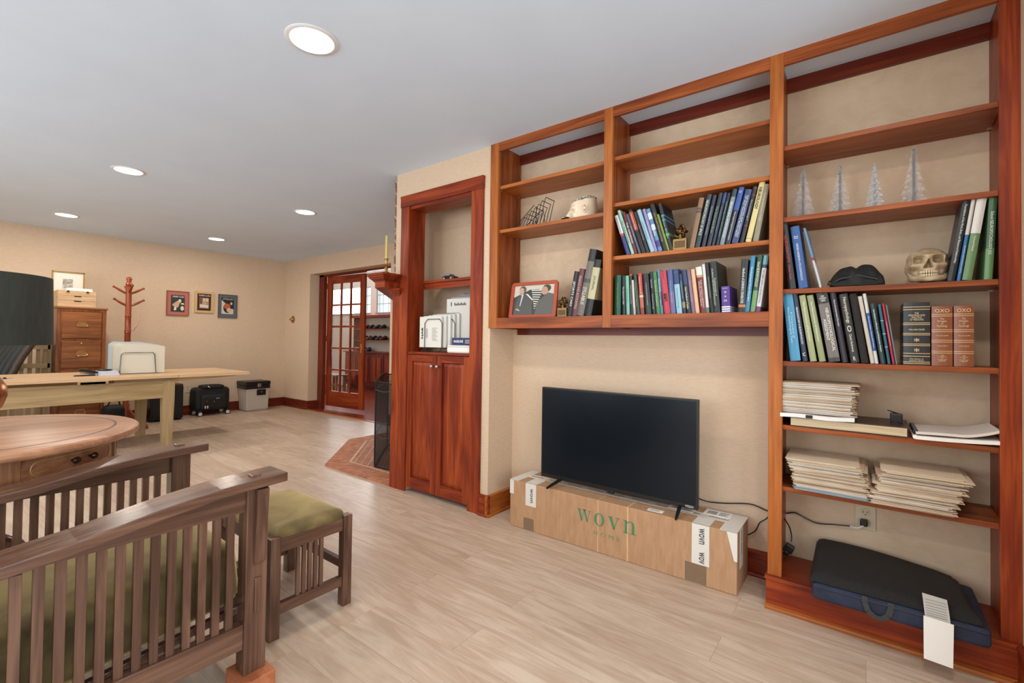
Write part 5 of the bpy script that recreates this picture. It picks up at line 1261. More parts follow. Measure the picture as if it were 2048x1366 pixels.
rowC = [
 ((118, 1243), (124, 832), 64, 'thick bottle green book, leftmost on the lowest shelf', (20, 88, 58), dict(text='Principles of Pediatric Neuro', tcol=(120, 160, 90), th=.25, tl=.6)),
 ((180, 1243), (176, 838), 34, 'black book titled The Hyperactive Child', (28, 30, 32), dict(text='The Hyperactive Child', tcol=(226, 226, 226), tl=.44, th=.5)),
 ((222, 1245), (212, 838), 34, 'mint green book near the left end of the lowest shelf', (112, 190, 164), dict(text='Attention and Play', tcol=(70, 110, 110), th=.3)),
 ((258, 1245), (246, 822), 26, 'black book with an orange-red head', (44, 40, 36), dict(bands=[(.955, 1, (190, 80, 40))], text='Child Neuropsychology', tcol=(190, 190, 180), th=.45)),
 ((285, 1245), (266, 880), 22, 'thin off-white book between two dark ones', (214, 208, 202), dict(text='ADHD', tcol=(120, 110, 110), tl=.2, tpos=.1)),
 ((322, 1243), (288, 825), 34, 'dark green patterned book beside the red and tan one', (44, 66, 46), dict(text='Textbook of Pediatrics', tcol=(140, 170, 120), th=.35)),
 ((362, 1243), (335, 815), 38, 'red, tan and rust book on the lowest shelf', (190, 100, 78), dict(bands=[(0, .17, (150, 56, 44)), (.42, .47, (224, 200, 140)), (.55, 1, (196, 60, 50))], text='Assessment of Childhood', tcol=(240, 220, 200), th=.3, tpos=.72, tl=.4)),
 ((424, 1240), (392, 820), 58, 'thick black and dark green book on the lowest shelf', (34, 34, 46), dict(bands=[(0, .3, (30, 60, 50))], text='A Clinical Introduction to Psychosis', tcol=(190, 190, 200), tl=.55, th=.25)),
 ((476, 1240), (445, 800), 32, 'black book beside the mid green one', (28, 30, 32), dict(text='Subcortical', tcol=(200, 200, 200), tl=.2, tpos=.72, th=.4, texts2=[('Neuropsychology', .3, .4, .4, False)])),
 ((518, 1240), (480, 803), 38, 'mid green book on the lowest shelf', (66, 128, 70), dict(text='Handbook of Pediatric', tcol=(190, 220, 160), th=.35)),
 ((553, 1238), (518, 780), 28, 'teal blue striped book left of the red MMPI book', (70, 140, 160), dict(bands=[(.2, .5, (40, 80, 120))], text='Attention and Function in Children', tcol=(210, 230, 230), tl=.6, th=.5)),
 ((606, 1238), (562, 790), 64, 'bright red book titled MMPI', (206, 48, 66), dict(text='MMPI', tcol=(90, 20, 30), tl=.18, th=.6, tpos=.38, bold=.03, texts2=[('THE', .9, .1, .2, True)])),
 ((664, 1235), (627, 780), 52, 'purple-blue book right of the red MMPI book', (110, 100, 150), dict(bands=[(.5, 1, (72, 90, 150))], text='The Neuropsychology of Autism', tcol=(196, 200, 226), tl=.5, th=.25)),
 ((725, 1233), (683, 775), 56, 'light blue book with a navy head and oval emblem', (142, 196, 216), dict(bands=[(.66, 1, (38, 66, 122))], text='Developmental Psychology', tcol=(90, 130, 160), th=.3, tpos=.35, tl=.45, texts2=[('O', .93, .4, .04, True)])),
 ((776, 1232), (732, 822), 30, 'navy book with an ochre patch low on its spine', (44, 60, 84), dict(bands=[(.15, .30, (170, 136, 80))], text='Language Development', tcol=(190, 200, 214), tl=.5, tpos=.6, th=.4)),
 ((818, 1230), (766, 782), 44, 'black book with a navy head right of the light blue one', (28, 40, 42), dict(bands=[(.66, 1, (38, 62, 110))], text='Oxford Handbook of Studies', tcol=(214, 218, 214), tl=.5, th=.5, tpos=.36)),
 ((862, 1228), (810, 780), 36, 'mauve book left of the peach one', (132, 100, 124), dict(text='Pediatric Neuropsychology', tcol=(200, 184, 200), th=.35, tl=.6)),
 ((902, 1225), (852, 775), 40, 'peach coloured book on the lowest shelf', (232, 176, 130), dict(text='b', tcol=(220, 200, 180), tl=.03, tpos=.2)),
]
for b_, t_, w, lab, col, kw in rowC: bk(oA, sA, b_, t_, w, 1.2945, lab, col, G2, **kw)
rowD = [
 ((168, 1285), (120, 840), 56, 'dark red book with a white head, titled The Developing Brain', (128, 34, 34), dict(bands=[(.82, 1, (226, 220, 210)), (.77, .82, (206, 150, 90))], text='THE HUMAN LIFESPAN\nDEVELOPING BRAIN', tcol=(230, 196, 180), tl=.6, th=.6, tpos=.42)),
 ((207, 1283), (165, 815), 28, 'white book with a green foot', (222, 222, 218), dict(bands=[(0, .12, (90, 140, 100))])),
 ((246, 1280), (196, 798), 32, 'slim black book with small white lettering', (30, 28, 28), dict(text='Memory and Brain Dynamics', tcol=(190, 186, 180), tl=.62, th=.35)),
 ((290, 1278), (250, 790), 62, 'large black book titled HUMAN NEUROPSYCHOLOGY', (26, 34, 32), dict(text='Fundamentals of\nHUMAN NEUROPSYCHOLOGY', tcol=(196, 206, 176), tl=.72, th=.55, tpos=.5, depth=.21)),
 ((372, 1278), (365, 1015), 82, 'small purple boxed book in front of the large black one', (82, 44, 146), dict(bands=[(.04, .09, (232, 230, 240)), (.12, .17, (232, 230, 240)), (.20, .25, (232, 230, 240))], text='Brain Attack', tcol=(214, 204, 240), tl=.6, th=.04, tpos=.93, horiz=True, texts2=[('*', .78, .3, .08, True), ('*', .62, .25, .07, True), ('oo', .46, .4, .07, True)])),
 ((512, 1275), (543, 768), 66, 'thick black book titled Handbook of LEARNING DISABILITIES', (32, 32, 34), dict(text='Handbook of LEARNING DISABILITIES', tcol=(226, 224, 218), tl=.66, th=.4, tpos=.5, bands=[(.10, .15, (200, 120, 50))])),
 ((563, 1275), (620, 738), 42, 'bright blue book right of the learning disabilities book', (48, 134, 176), dict(text='Developmental Motor Disorders', tcol=(220, 236, 240), tl=.6, th=.5)),
 ((613, 1273), (685, 730), 46, 'green and dark green book titled School Neuropsychology', (110, 158, 88), dict(bands=[(.38, 1, (48, 80, 52))], text='School NEUROPSYCHOLOGY', tcol=(210, 226, 190), tl=.44, th=.6, tpos=.66)),
 ((662, 1273), (738, 735), 44, 'white book with a pale blue head and magenta foot, right end of the lowest shelf', (218, 216, 218), dict(bands=[(0, .1, (130, 60, 110)), (.84, 1, (110, 170, 190)), (.78, .84, (60, 80, 100))], text='THE HUMAN BRAIN and REHABILITATION', tcol=(110, 110, 124), tl=.6, th=.4, tpos=.46)),
]
for b_, t_, w, lab, col, kw in rowD: bk(oB, sB, b_, t_, w, 1.2945, lab, col, G2, **kw)
o5, s5 = (980, 220), 2.968
G3 = 'books beside the picture frame'
for b_, t_, w, lab, col, kw in [
 ((468, 1220), (512, 960), 26, 'black book titled SPORTS CARS, left of four leaning books', (24, 26, 28), dict(text='SPORTS CARS', tcol=(226, 226, 226), tl=.55, th=.5)),
 ((498, 1222), (546, 945), 32, 'maroon book titled FINANCE AND ACCOUNTING', (104, 46, 50), dict(text='FINANCE AND ACCOUNTING', tcol=(206, 170, 160), tl=.7, th=.5, texts2=[])),
 ((532, 1222), (612, 830), 42, 'tall grey and black book titled SYLLABUS', (112, 104, 90), dict(bands=[(.82, 1, (28, 30, 30)), (.5, .56, (70, 66, 58))], text='SYLLABUS', tcol=(220, 214, 200), tl=.26, th=.5, tpos=.3, depth=.2)),
 ((578, 1219), (640, 892), 44, 'black binder with a cream spine label leaning on the post', (22, 22, 24), dict(bands=[(.30, .86, (196, 188, 140))], text='JOURNAL', tcol=(60, 54, 40), tl=.26, th=.4, tpos=.58, depth=.2))]:
    bk(o5, s5, b_, t_, w, 1.2945, lab, col, G3, **kw)
o7, s7 = (1540, 280), 4.0315
G4 = 'books beside the skull and mask'
for b_, t_, w, lab, col, kw in [
 ((180, 1180), (108, 670), 62, 'black book titled NEUROANATOMY through Clinical Cases', (30, 32, 34), dict(text='NEUROANATOMY', tcol=(214, 60, 66), tl=.42, th=.42, tpos=.60, texts2=[('Clinical Cases', .25, .22, .34, False)])),
 ((268, 1176), (198, 700), 76, 'royal blue handbook with small white triangles on its spine', (32, 86, 158), dict(text='OXFORD HANDBOOK of PSYCHOPATHOLOGY', tcol=(220, 230, 240), tl=.6, th=.24, tpos=.42, texts2=[('Blaney\nMillon', .82, .5, .05, True)])),
 ((408, 1175), (276, 712), 20, 'thin pale blue and white book leaning beside the blue handbook', (214, 220, 224), dict(bands=[(.5, 1, (110, 160, 206)), (.45, .5, (190, 60, 60))])),
 ((1460, 1118), (1588, 485), 64, 'charcoal book titled Foundations of the Mind, Brain, right of the skull', (42, 46, 48), dict(text='Foundations of the Mind, Brain, and Behavioral Relationships', tcol=(224, 222, 214), tl=.72, th=.42, tpos=.58)),
 ((1522, 1117), (1645, 470), 34, 'white topped blue manual beside the charcoal book', (52, 116, 186), dict(bands=[(.56, 1, (220, 216, 208))], text='Manual for Administration, Scoring', tcol=(226, 232, 240), tl=.42, th=.4, tpos=.26, texts2=[('WAIS-IV', .64, .16, .5, False)])),
 ((1588, 1113), (1714, 455), 84, 'wide white topped green technical manual', (104, 146, 88), dict(bands=[(.56, 1, (226, 220, 212))], text='Technical Manual', tcol=(236, 240, 226), tl=.18, th=.2, tpos=.44, texts2=[('WAIS-IV', .66, .16, .3, False)])),
 ((1760, 1110), (1802, 465), 72, 'green book titled School NEUROPSYCHOLOGY at the right post', (60, 104, 62), dict(bands=[(0, .38, (104, 150, 88))], text='School NEUROPSYCHOLOGY', tcol=(232, 236, 220), tl=.46, th=.42, tpos=.60, texts2=[('SECOND\nEDITION', .33, .4, .05, True)]))]:
    bk(o7, s7, b_, t_, w, 1.3935, lab, col, G4, **kw)
o8, s8 = (1540, 570), 4.0315
G5 = 'books on the fourth shelf of the right bay'
for b_, t_, w, lab, col, kw in [
 ((205, 608), (140, 64), 88, 'thick sky blue compendium at the left post', (58, 150, 196), dict(text='A Compendium of\nNeuropsychological Tests', tcol=(186, 222, 240), tl=.52, th=.5, tpos=.52)),
 ((284, 611), (197, 70), 44, 'navy book titled NEUROANATOMY and NEUROPATHOLOGY', (34, 48, 76), dict(text='NEUROANATOMY & NEUROPATHOLOGY', tcol=(226, 228, 232), tl=.55, th=.4, tpos=.52, texts2=[('IC', .1, .5, .05, True)])),
 ((350, 616), (258, 86), 56, 'left of two olive green books titled The Neuroscience of Depression', (158, 164, 110), dict(text='The Neuroscience of Depression', tcol=(236, 236, 216), tl=.6, th=.36, tpos=.6)),
 ((423, 619), (320, 86), 56, 'right of two olive green books titled The Neuroscience of Depression', (146, 154, 104), dict(text='The Neuroscience of Depression', tcol=(236, 236, 216), tl=.6, th=.36, tpos=.6)),
 ((520, 614), (416, 68), 98, 'very thick grey book titled NEUROPSYCHOLOGICAL ASSESSMENT', (112, 102, 92), dict(bands=[(.84, 1, (36, 28, 26)), (0, .06, (50, 50, 46))], text='NEUROPSYCHOLOGICAL\nASSESSMENT', tcol=(236, 232, 224), tl=.62, th=.62, tpos=.46, texts2=[('LEZAK\nHOWIESON\nLORING', .915, .6, .09, True)])),
 ((606, 624), (505, 62), 52, 'dark plum book titled Neurodevelopmental Disorders', (38, 28, 42), dict(text='Neurodevelopmental Disorders', tcol=(214, 206, 214), tl=.38, th=.4, tpos=.7)),
 ((688, 626), (590, 76), 74, 'black book titled Neuropsychology with a small round picture', (30, 28, 30), dict(text='Neuropsychology', tcol=(226, 214, 176), tl=.38, th=.5, tpos=.76, texts2=[('David Andrewes', .28, .25, .3, False), ('R', .06, .3, .06, True), ('O', .49, .5, .09, True)])),
 ((766, 630), (668, 74), 62, 'plain matte black book on the fourth shelf', (34, 32, 30), dict(rough=.8)),
 ((828, 635), (724, 94), 36, 'cream book beside the plain black one', (206, 196, 176), dict()),
 ((862, 638), (760, 72), 30, 'white book with a blue lower spine', (216, 218, 216), dict(bands=[(.18, .72, (44, 92, 170))], text='Memory: Science, Theory and Practice', tcol=(226, 232, 240), tl=.45, th=.5, tpos=.45)),
 ((914, 640), (826, 154), 46, 'dark teal book titled Introduction to Bivariate and Multivariate Analysis', (32, 62, 66), dict(text='Introduction to Bivariate and Multivariate Analysis', tcol=(220, 228, 224), tl=.7, th=.45, tpos=.55)),
 ((962, 643), (882, 158), 28, 'petrol blue book left of the red one', (44, 104, 128), dict(bands=[(.28, .29, (200, 210, 210)), (.5, .51, (200, 210, 210)), (.72, .73, (200, 210, 210))])),
 ((998, 643), (912, 152), 24, 'thin red book on the fourth shelf', (196, 44, 58), dict(text='Condensed Neurodevelopmental Journal', tcol=(240, 210, 210), tl=.5, th=.4)),
 ((1022, 644), (938, 162), 16, 'thin grey-blue book right of the red one', (120, 146, 156), dict())]:
    bk(o8, s8, b_, t_, w, 1.0765, lab, col, G5, **kw)
# three upright leather-bound volumes
def classic(x0, x1, z1, col, label, lines, ribs, orn=None):
    xb = (WY(1540+x0/s8, 570+650/s8, YB+0.03)[0]+WY(1540+x1/s8, 570+650/s8, YB+0.03)[0])/2
    xw = WY(1540+x1/s8, 570+650/s8, YB+0.03)[0]-WY(1540+x0/s8, 570+650/s8, YB+0.03)[0]
    zt_ = WY(1540+(x0+x1)/2/s8, 570+z1/s8, YB+0.03)[1]
    b_ = mesh_book(label, xb, xb, zt_, xw, 1.0765, col, 'leather-bound classics', yb=YB+0.03, depth=.19, bands=[(r_, r_+.011, (206, 170, 112)) for r_ in ribs], rough=.35,
              text=None, texts2=lines, tcol=(226, 200, 150), bold=.004)
    return b_
classic(1075, 1292, 140, (24, 30, 32), 'thick black leather volume titled THE PRINCIPLES AND PRACTICE OF MEDICINE',
        [('THE\nPRINCIPLES AND\nPRACTICE\nOF MEDICINE', .775, .62, .13, True), ('WILLIAM OSLER', .565, .6, .025, True), ('*', .40, .2, .06, True), ('*', .24, .2, .06, True), ('The Classics of\nMedicine Library', .085, .55, .05, True)], [.92, .88, .665, .64, .50, .475, .33, .305, .18, .135, .045, .02])
classic(1304, 1474, 172, (150, 78, 42), 'tan leather volume titled The Principles of Psychology, Volume I',
        [('The\nPrinciples\nof\nPsychology', .725, .5, .16, True), ('WILLIAM JAMES', .505, .62, .022, True), ('VOLUME I', .335, .5, .022, True), ('THE\nCLASSICS\nOF\nMEDICINE\nLIBRARY', .13, .42, .11, True), ('OXO', .925, .7, .06, True)], [.86, .83, .60, .57, .425, .395, .24, .21])
classic(1484, 1646, 168, (150, 78, 42), 'tan leather volume titled The Principles of Psychology, Volume II',
        [('The\nPrinciples\nof\nPsychology', .725, .5, .16, True), ('WILLIAM JAMES', .505, .62, .022, True), ('VOLUME II', .335, .5, .022, True), ('THE\nCLASSICS\nOF\nMEDICINE\nLIBRARY', .13, .42, .11, True), ('OXO', .925, .7, .06, True)], [.86, .83, .60, .57, .425, .395, .24, .21])

# ================================================================== ornaments on the shelves
# brass bookends with a knotted ball over a plate
def bookend(x, y, z, label, s=1.0):
    t_ = thing('bookend', label, 'bookend', (x, y, z), 'brass bookends')
    MB().box(-0.034*s, 0.034*s, -0.008, 0.010, 0, 0.058*s).box(-0.034*s, 0.034*s, -0.008, 0.06, 0, 0.003).build('plate', plain('bronze_plate', srgb(140, 114, 76), 0.42, 0.9), t_, world=False, bevel=0.002)
    p_ = MB().box(-0.026*s, 0.026*s, -0.0095, -0.008, 0.012*s, 0.046*s)
    p_.build('plaque', plain('dark_bronze', srgb(96, 74, 48), 0.45, 0.8), t_, world=False)
    kb = MB()
    for k in range(9):
        a = k*0.7; c_ = Vector((0.020*s*math.cos(a*1.3), 0.014*s*math.sin(a), 0.092*s+0.018*s*math.sin(a*1.9)))
        R_ = Euler((a, a*1.7, a*0.5)).to_matrix()
        kb.tube([c_+R_ @ Vector((0.015*s*math.cos(2*PI*i/12), 0.015*s*math.sin(2*PI*i/12), 0)) for i in range(12)], 0.0048*s, 8, closed=True)
    kb.ball((0, 0, 0.094*s), 0.019*s, 14, 10)
    kb.tube([(0, 0, 0.055*s), (0.003, 0, 0.068*s), (0, 0, 0.08*s)], [0.012*s, 0.009*s, 0.012*s], 10)
    kb.build('knot', plain('polished_bronze', srgb(112, 86, 54), 0.34, 1.0), t_, world=False)
bookend(WY(1360, 494, 2.385)[0], 2.385, 1.620, 'brass knot bookend between the two leaning rows of books')
bookend(WY(1124, 630, 2.385)[0]+0.003, 2.385, 1.2945, 'brass knot bookend right of the photo frame', 0.93)
# photo frame
t = thing('photo_frame', 'red-brown frame with a photo of two people in dark suits', 'photo frame', (-1.68, 2.40, 1.2945), None, (math.radians(-8), 0, math.radians(0)))
fw_, fh_ = 0.362, 0.236
o_ = [(-fw_/2+0.012, 0), (fw_/2-0.012, 0), (fw_/2, 0.012), (fw_/2-0.004, fh_-0.014), (fw_/2-0.018, fh_), (-fw_/2+0.018, fh_), (-fw_/2+0.004, fh_-0.014), (-fw_/2, 0.012)]
i_ = [(-fw_/2+0.030, 0.022), (fw_/2-0.030, 0.022), (fw_/2-0.026, 0.026), (fw_/2-0.027, fh_-0.026), (fw_/2-0.030, fh_-0.022), (-fw_/2+0.030, fh_-0.022), (-fw_/2+0.027, fh_-0.026), (-fw_/2+0.026, 0.026)]
fm = MB(); n = 8
vs = [(x, 0, z) for x, z in o_]+[(x, 0, z) for x, z in i_]+[(x, 0.016, z) for x, z in o_]+[(x, 0.016, z) for x, z in i_]
fs = []
for k in range(n):
    l = (k+1) % n
    fs += [(k, l, n+l, n+k), (2*n+k, 3*n+k, 3*n+l, 2*n+l), (k, 2*n+k, 2*n+l, l), (n+k, n+l, 3*n+l, 3*n+k)]
fm.add(vs, fs); fm.build('frame', plain('terracotta_frame', srgb(168, 72, 42), 0.35), t, world=False, bevel=0.002)
ph = MB().box(-fw_/2+0.02, fw_/2-0.02, 0.008, 0.012, 0.016, fh_-0.016, 0)
pm = [colr((206, 200, 180), 0.3)]
pw, phh = fw_-0.052, fh_-0.044
def pp(u, v): return (-pw/2+pw*u, 0.022+phh*v)
def shp(c, poly, lay): pm.append(colr(c, 0.3)); ph.prism([pp(*q) for q in poly], 0.0075-0.0005*lay, 0.008-0.0005*lay, 'y', mi=len(pm)-1)
shp((60, 62, 58), [(0.0, 0.0), (1, 0), (1, 0.45), (0.62, 0.85), (0.4, 0.85), (0, 0.6)], 0)
for k in range(9): shp((224, 220, 206), [(0.44+0.012*k, 0.84-0.075*k), (0.72-0.02*k, 0.82-0.075*k), (0.72-0.02*k, 0.79-0.075*k), (0.44+0.012*k, 0.81-0.075*k)], 1)
shp((84, 84, 78), [(0.02, 0.0), (0.5, 0.0), (0.47, 0.55), (0.34, 0.72), (0.24, 0.74), (0.1, 0.6)], 2)
shp((98, 96, 88), [(0.56, 0.0), (1.0, 0.0), (1.0, 0.66), (0.86, 0.72), (0.74, 0.60), (0.6, 0.4)], 2)
shp((96, 80, 62), blob(0.22, 0.86, 0.085, 0.13), 3); shp((78, 62, 50), blob(0.81, 0.87, 0.10, 0.12), 3)
shp((206, 160, 136), blob(0.195, 0.80, 0.062, 0.13), 4); shp((200, 144, 118), blob(0.765, 0.79, 0.08, 0.14), 4)
shp((96, 70, 58), [(0.165, 0.74), (0.215, 0.74), (0.19, 0.72)], 5); shp((96, 70, 58), [(0.16, 0.83), (0.18, 0.835), (0.16, 0.845)], 5); shp((96, 70, 58), [(0.205, 0.835), (0.23, 0.83), (0.225, 0.845)], 5); shp((110, 74, 60), [(0.69, 0.80), (0.72, 0.80), (0.71, 0.815)], 5)
shp((206, 206, 214), [(0.17, 0.3), (0.19, 0.3), (0.25, 0.7), (0.21, 0.7)], 4); shp((236, 232, 224), [(0.30, 0.72), (0.36, 0.7), (0.50, 0.50), (0.48, 0.48)], 4)
shp((210, 160, 140), [(0.06, 0.2), (0.14, 0.14), (0.2, 0.14), (0.12, 0.22)], 4)
ph.build('photo', pm, t, world=False)
MB().box(-0.03, 0.03, 0.016, 0.019, 0.0, 0.16).build('backing', M_blackmatte, t, world=False)
# wire letter rack
t = thing('letter_rack', 'black wire stair-step letter rack on the upper left shelf', 'rack', (-1.68, 2.45, 1.872))
w = MB()
for k in range(7):
    x = -1.785+0.027*k; zt_ = 1.872+0.065+0.017*k
    xx = x+0.045
    w.tube([(x, 2.40, 1.8745), (xx-0.01, 2.40, zt_-0.02), (xx, 2.40, zt_), (xx, 2.50, zt_), (xx-0.01, 2.50, zt_-0.02), (x, 2.50, 1.8745)], 0.0024, 6)
w.tube([(-1.80, 2.42, 1.8745), (-1.60, 2.42, 1.8745)], 0.0024, 6).tube([(-1.80, 2.48, 1.8745), (-1.60, 2.48, 1.8745)], 0.0024, 6)
w.tube([(-1.805, 2.39, 1.880), (-1.66, 2.39, 2.0), (-1.64, 2.39, 1.99), (-1.645, 2.39, 1.8745)], 0.0024, 6)
w.tube([(-1.70, 2.37, 1.8745), (-1.575, 2.37, 1.96), (-1.565, 2.37, 1.8745)], 0.0024, 6)
w.build('wires', M_wire, t)
# ceramic head with exposed brain
def head_fn(d):
    r = 1.0
    f = -d.x                                   # face looks towards -x
    if f > 0:
        r += 0.10*math.exp(-((d.y)**2)/0.02)*math.exp(-((d.z+0.15)**2)/0.02)*f         # nose
        r += 0.05*math.exp(-((d.z-0.18)**2)/0.01)*f                                       # brow
        for sy in (-1, 1): r -= 0.09*math.exp(-((d.y-0.33*sy)**2)/0.02-((d.z-0.02)**2)/0.012)*f
    for sy in (-1, 1): r += 0.16*math.exp(-((d.y-0.98*sy)**2)/0.01-((d.x-0.12)**2)/0.012-((d.z+0.06)**2)/0.03)
    return r
t = thing('phrenology_head', 'white ceramic head with brain folds on top, right of the wire rack', 'head', (-1.32, 2.45, 1.872))
porc = plain('porcelain', srgb(226, 206, 178), 0.25)
hm = MB()
sg, rg = 72, 36; vs = []; fs = []
hx, hy, hz0 = -1.345, 2.455, 1.872
AF = math.radians(212)                      # the way the face looks
for j in range(rg+1):
    v = j/rg
    for i in range(sg):
        a = 2*PI*i/sg; t_a = (a-AF+PI) % (2*PI)-PI; cf = math.cos(t_a)
        r0 = (0.074+0.007*math.cos(2*t_a))*(0.80+0.20*math.sin(PI*(0.30+0.42*v)))
        r0 += 0.024*math.exp(-(t_a/0.15)**2)*math.exp(-((v-0.26)/0.15)**2) + 0.010*math.exp(-(t_a/0.11)**2)*math.exp(-((v-0.48)/0.14)**2)
        r0 += 0.007*math.exp(-((abs(t_a)-0.38)/0.3)**2)*math.exp(-((v-0.66)/0.07)**2)
        r0 -= 0.013*math.exp(-((abs(t_a)-0.42)/0.20)**2)*math.exp(-((v-0.47)/0.09)**2)
        r0 += 0.006*math.exp(-((abs(t_a)-0.60)/0.22)**2)*math.exp(-((v-0.24)/0.12)**2)
        zz = v*(0.112-0.014*cf)
        vs.append((hx+r0*math.cos(a), hy+r0*math.sin(a), hz0+zz))
for j in range(rg):
    for i in range(sg):
        k = (i+1) % sg; fs.append((j*sg+i, j*sg+k, (j+1)*sg+k, (j+1)*sg+i))
hm.add(vs, fs, 0, True); hm.add(vs[:sg], [tuple(range(sg))[::-1]]); hm.add(vs[-sg:], [tuple(range(sg))])
hm.build('face', porc, t)
e_ = MB(); ea = AF+math.radians(92)
ec = Vector((hx+0.074*math.cos(ea), hy+0.074*math.sin(ea), hz0+0.055)); eu = Vector((math.cos(AF), math.sin(AF), 0))
e_.tube([ec+eu*(0.013*math.cos(a))+Vector((0, 0, 0.021*math.sin(a))) for a in [2*PI*i/16 for i in range(16)]], 0.0045, 8, closed=True)
e_.ball(ec, 0.010, 12, 8, sc=(1, 1, 1.2))
e_.build('ear', porc, t)
bm_ = noisy('brain_folds', srgb(70, 70, 72), srgb(226, 214, 196), 70, 0.35, 0.8, detail=1, bscale=70)
br_ = MB()
for k in range(46):
    a = k*2.4; rr = math.sqrt((k+0.5)/46)
    cx_, cy_ = hx+0.068*rr*math.cos(a), hy+0.064*rr*math.sin(a)
    zc_ = hz0+0.108-0.014*rr*math.cos(a-AF)+0.024*math.sqrt(max(0, 1-rr*rr))
    br_.tube([(cx_+0.010*math.cos(a*3+u*2.2), cy_+0.010*math.sin(a*3+u*2.2), zc_+0.002*math.sin(u*3)) for u in [i/4 for i in range(-4, 5)]], 0.0052, 6)
br_.build('brain', bm_, t)
t = thing('small_knife', 'small black and silver object lying in front of the ceramic head', 'ornament', (-1.42, 2.39, 1.872))
MB().ball((-1.422, 2.375, 1.880), 0.026, 16, 8, sc=(1, 0.5, 0.28)).build('body', M_black, t)
MB().ball((-1.432, 2.362, 1.882), 0.012, 12, 6, sc=(1, 0.3, 0.3)).build('silver_end', M_nickel, t)

# glass trees
M_gl = thin_glass('clear_tree_glass', 0.085, 0.40, 0.12); M_fr = thin_glass('frosted_tree_glass', 0.20, 0.5, 0.35)
def glass_tree(px, y, zb, h, rad, label, mat, tiers, seed):
    r_ = random.Random(seed)
    t_ = thing('glass_tree', label, 'glass tree', (px, y, zb+0.0005), 'glass trees')
    MB().lathe([(0.0001, 0.001), (rad*0.55, 0.001), (rad*0.60, 0.005), (rad*0.30, 0.012), (rad*0.06, 0.03), (rad*0.035, h*0.5), (0.0015, h*0.93), (0.0012, h)], seg=18, cap=False).build('stem', mat, t_, world=False)
    nf = 7
    for k in range(nf):
        a = 2*PI*k/nf+0.35
        d = Vector((math.cos(a), math.sin(a), 0)); n_ = Vector((-d.y, d.x, 0))
        g = MB()
        # one fin: a closed, wavy, saw-toothed blade running from tip to foot
        rows = tiers*8
        def outline(v):
            q = (1-v)*tiers; j = min(tiers-1, int(q)); f = q-j
            ro0 = 0.08+0.55*((j)/tiers)**1.05; ro1 = 0.10+0.90*((j+1)/tiers)**1.05
            return rad*(ro0+(ro1-ro0)*f**1.4)
        vs = []; fs = []
        nu = 5
        for s_ in (1, -1):
            for j in range(rows+1):
                v = j/rows; z = 0.004+h*0.93*v
                ro = outline(min(v, 0.999))
                q = ((1-v)*tiers) % 1.0
                for i in range(nu+1):
                    u = i/nu
                    th = 0.0045*(1-u)+0.0008+0.0022*math.sin(PI*u)*math.sin(PI*q)
                    sway = 0.006*math.sin(v*tiers*PI*2+k)*u
                    droop = -h*0.05*u*u*q*q
                    vs.append(d*(ro*u)+n_*(s_*th+sway)+Vector((0, 0, max(0.001, z+droop))))
        m_ = (rows+1)*(nu+1)
        for j in range(rows):
            for i in range(nu):
                p0 = j*(nu+1)+i
                fs += [(p0, p0+1, p0+nu+2, p0+nu+1), (m_+p0+nu+1, m_+p0+nu+2, m_+p0+1, m_+p0)]
        for j in range(rows):
            p0 = j*(nu+1)+nu; fs.append((p0, m_+p0, m_+p0+nu+1, p0+nu+1))
            p0 = j*(nu+1); fs.append((p0+nu+1, m_+p0+nu+1, m_+p0, p0))
        for i in range(nu): fs += [(i, m_+i, m_+i+1, i+1), (rows*(nu+1)+i+1, m_+rows*(nu+1)+i+1, m_+rows*(nu+1)+i, rows*(nu+1)+i)]
        g.add(vs, fs, 0, True)
        g.build('branch_fin', mat, t_, world=False)
glass_tree(-0.228, 2.45, 1.711, 0.245, 0.064, 'clear glass tree, leftmost of the four', M_gl, 6, 1)
glass_tree(-0.092, 2.45, 1.711, 0.225, 0.060, 'clear glass tree with a round top, second from the left', M_gl, 7, 2)
glass_tree(0.026, 2.45, 1.711, 0.200, 0.046, 'frosted white glass tree, third from the left', M_fr, 7, 3)
glass_tree(0.150, 2.45, 1.711, 0.245, 0.058, 'tall clear glass tree with curled branches, rightmost of the four', M_gl, 5, 4)

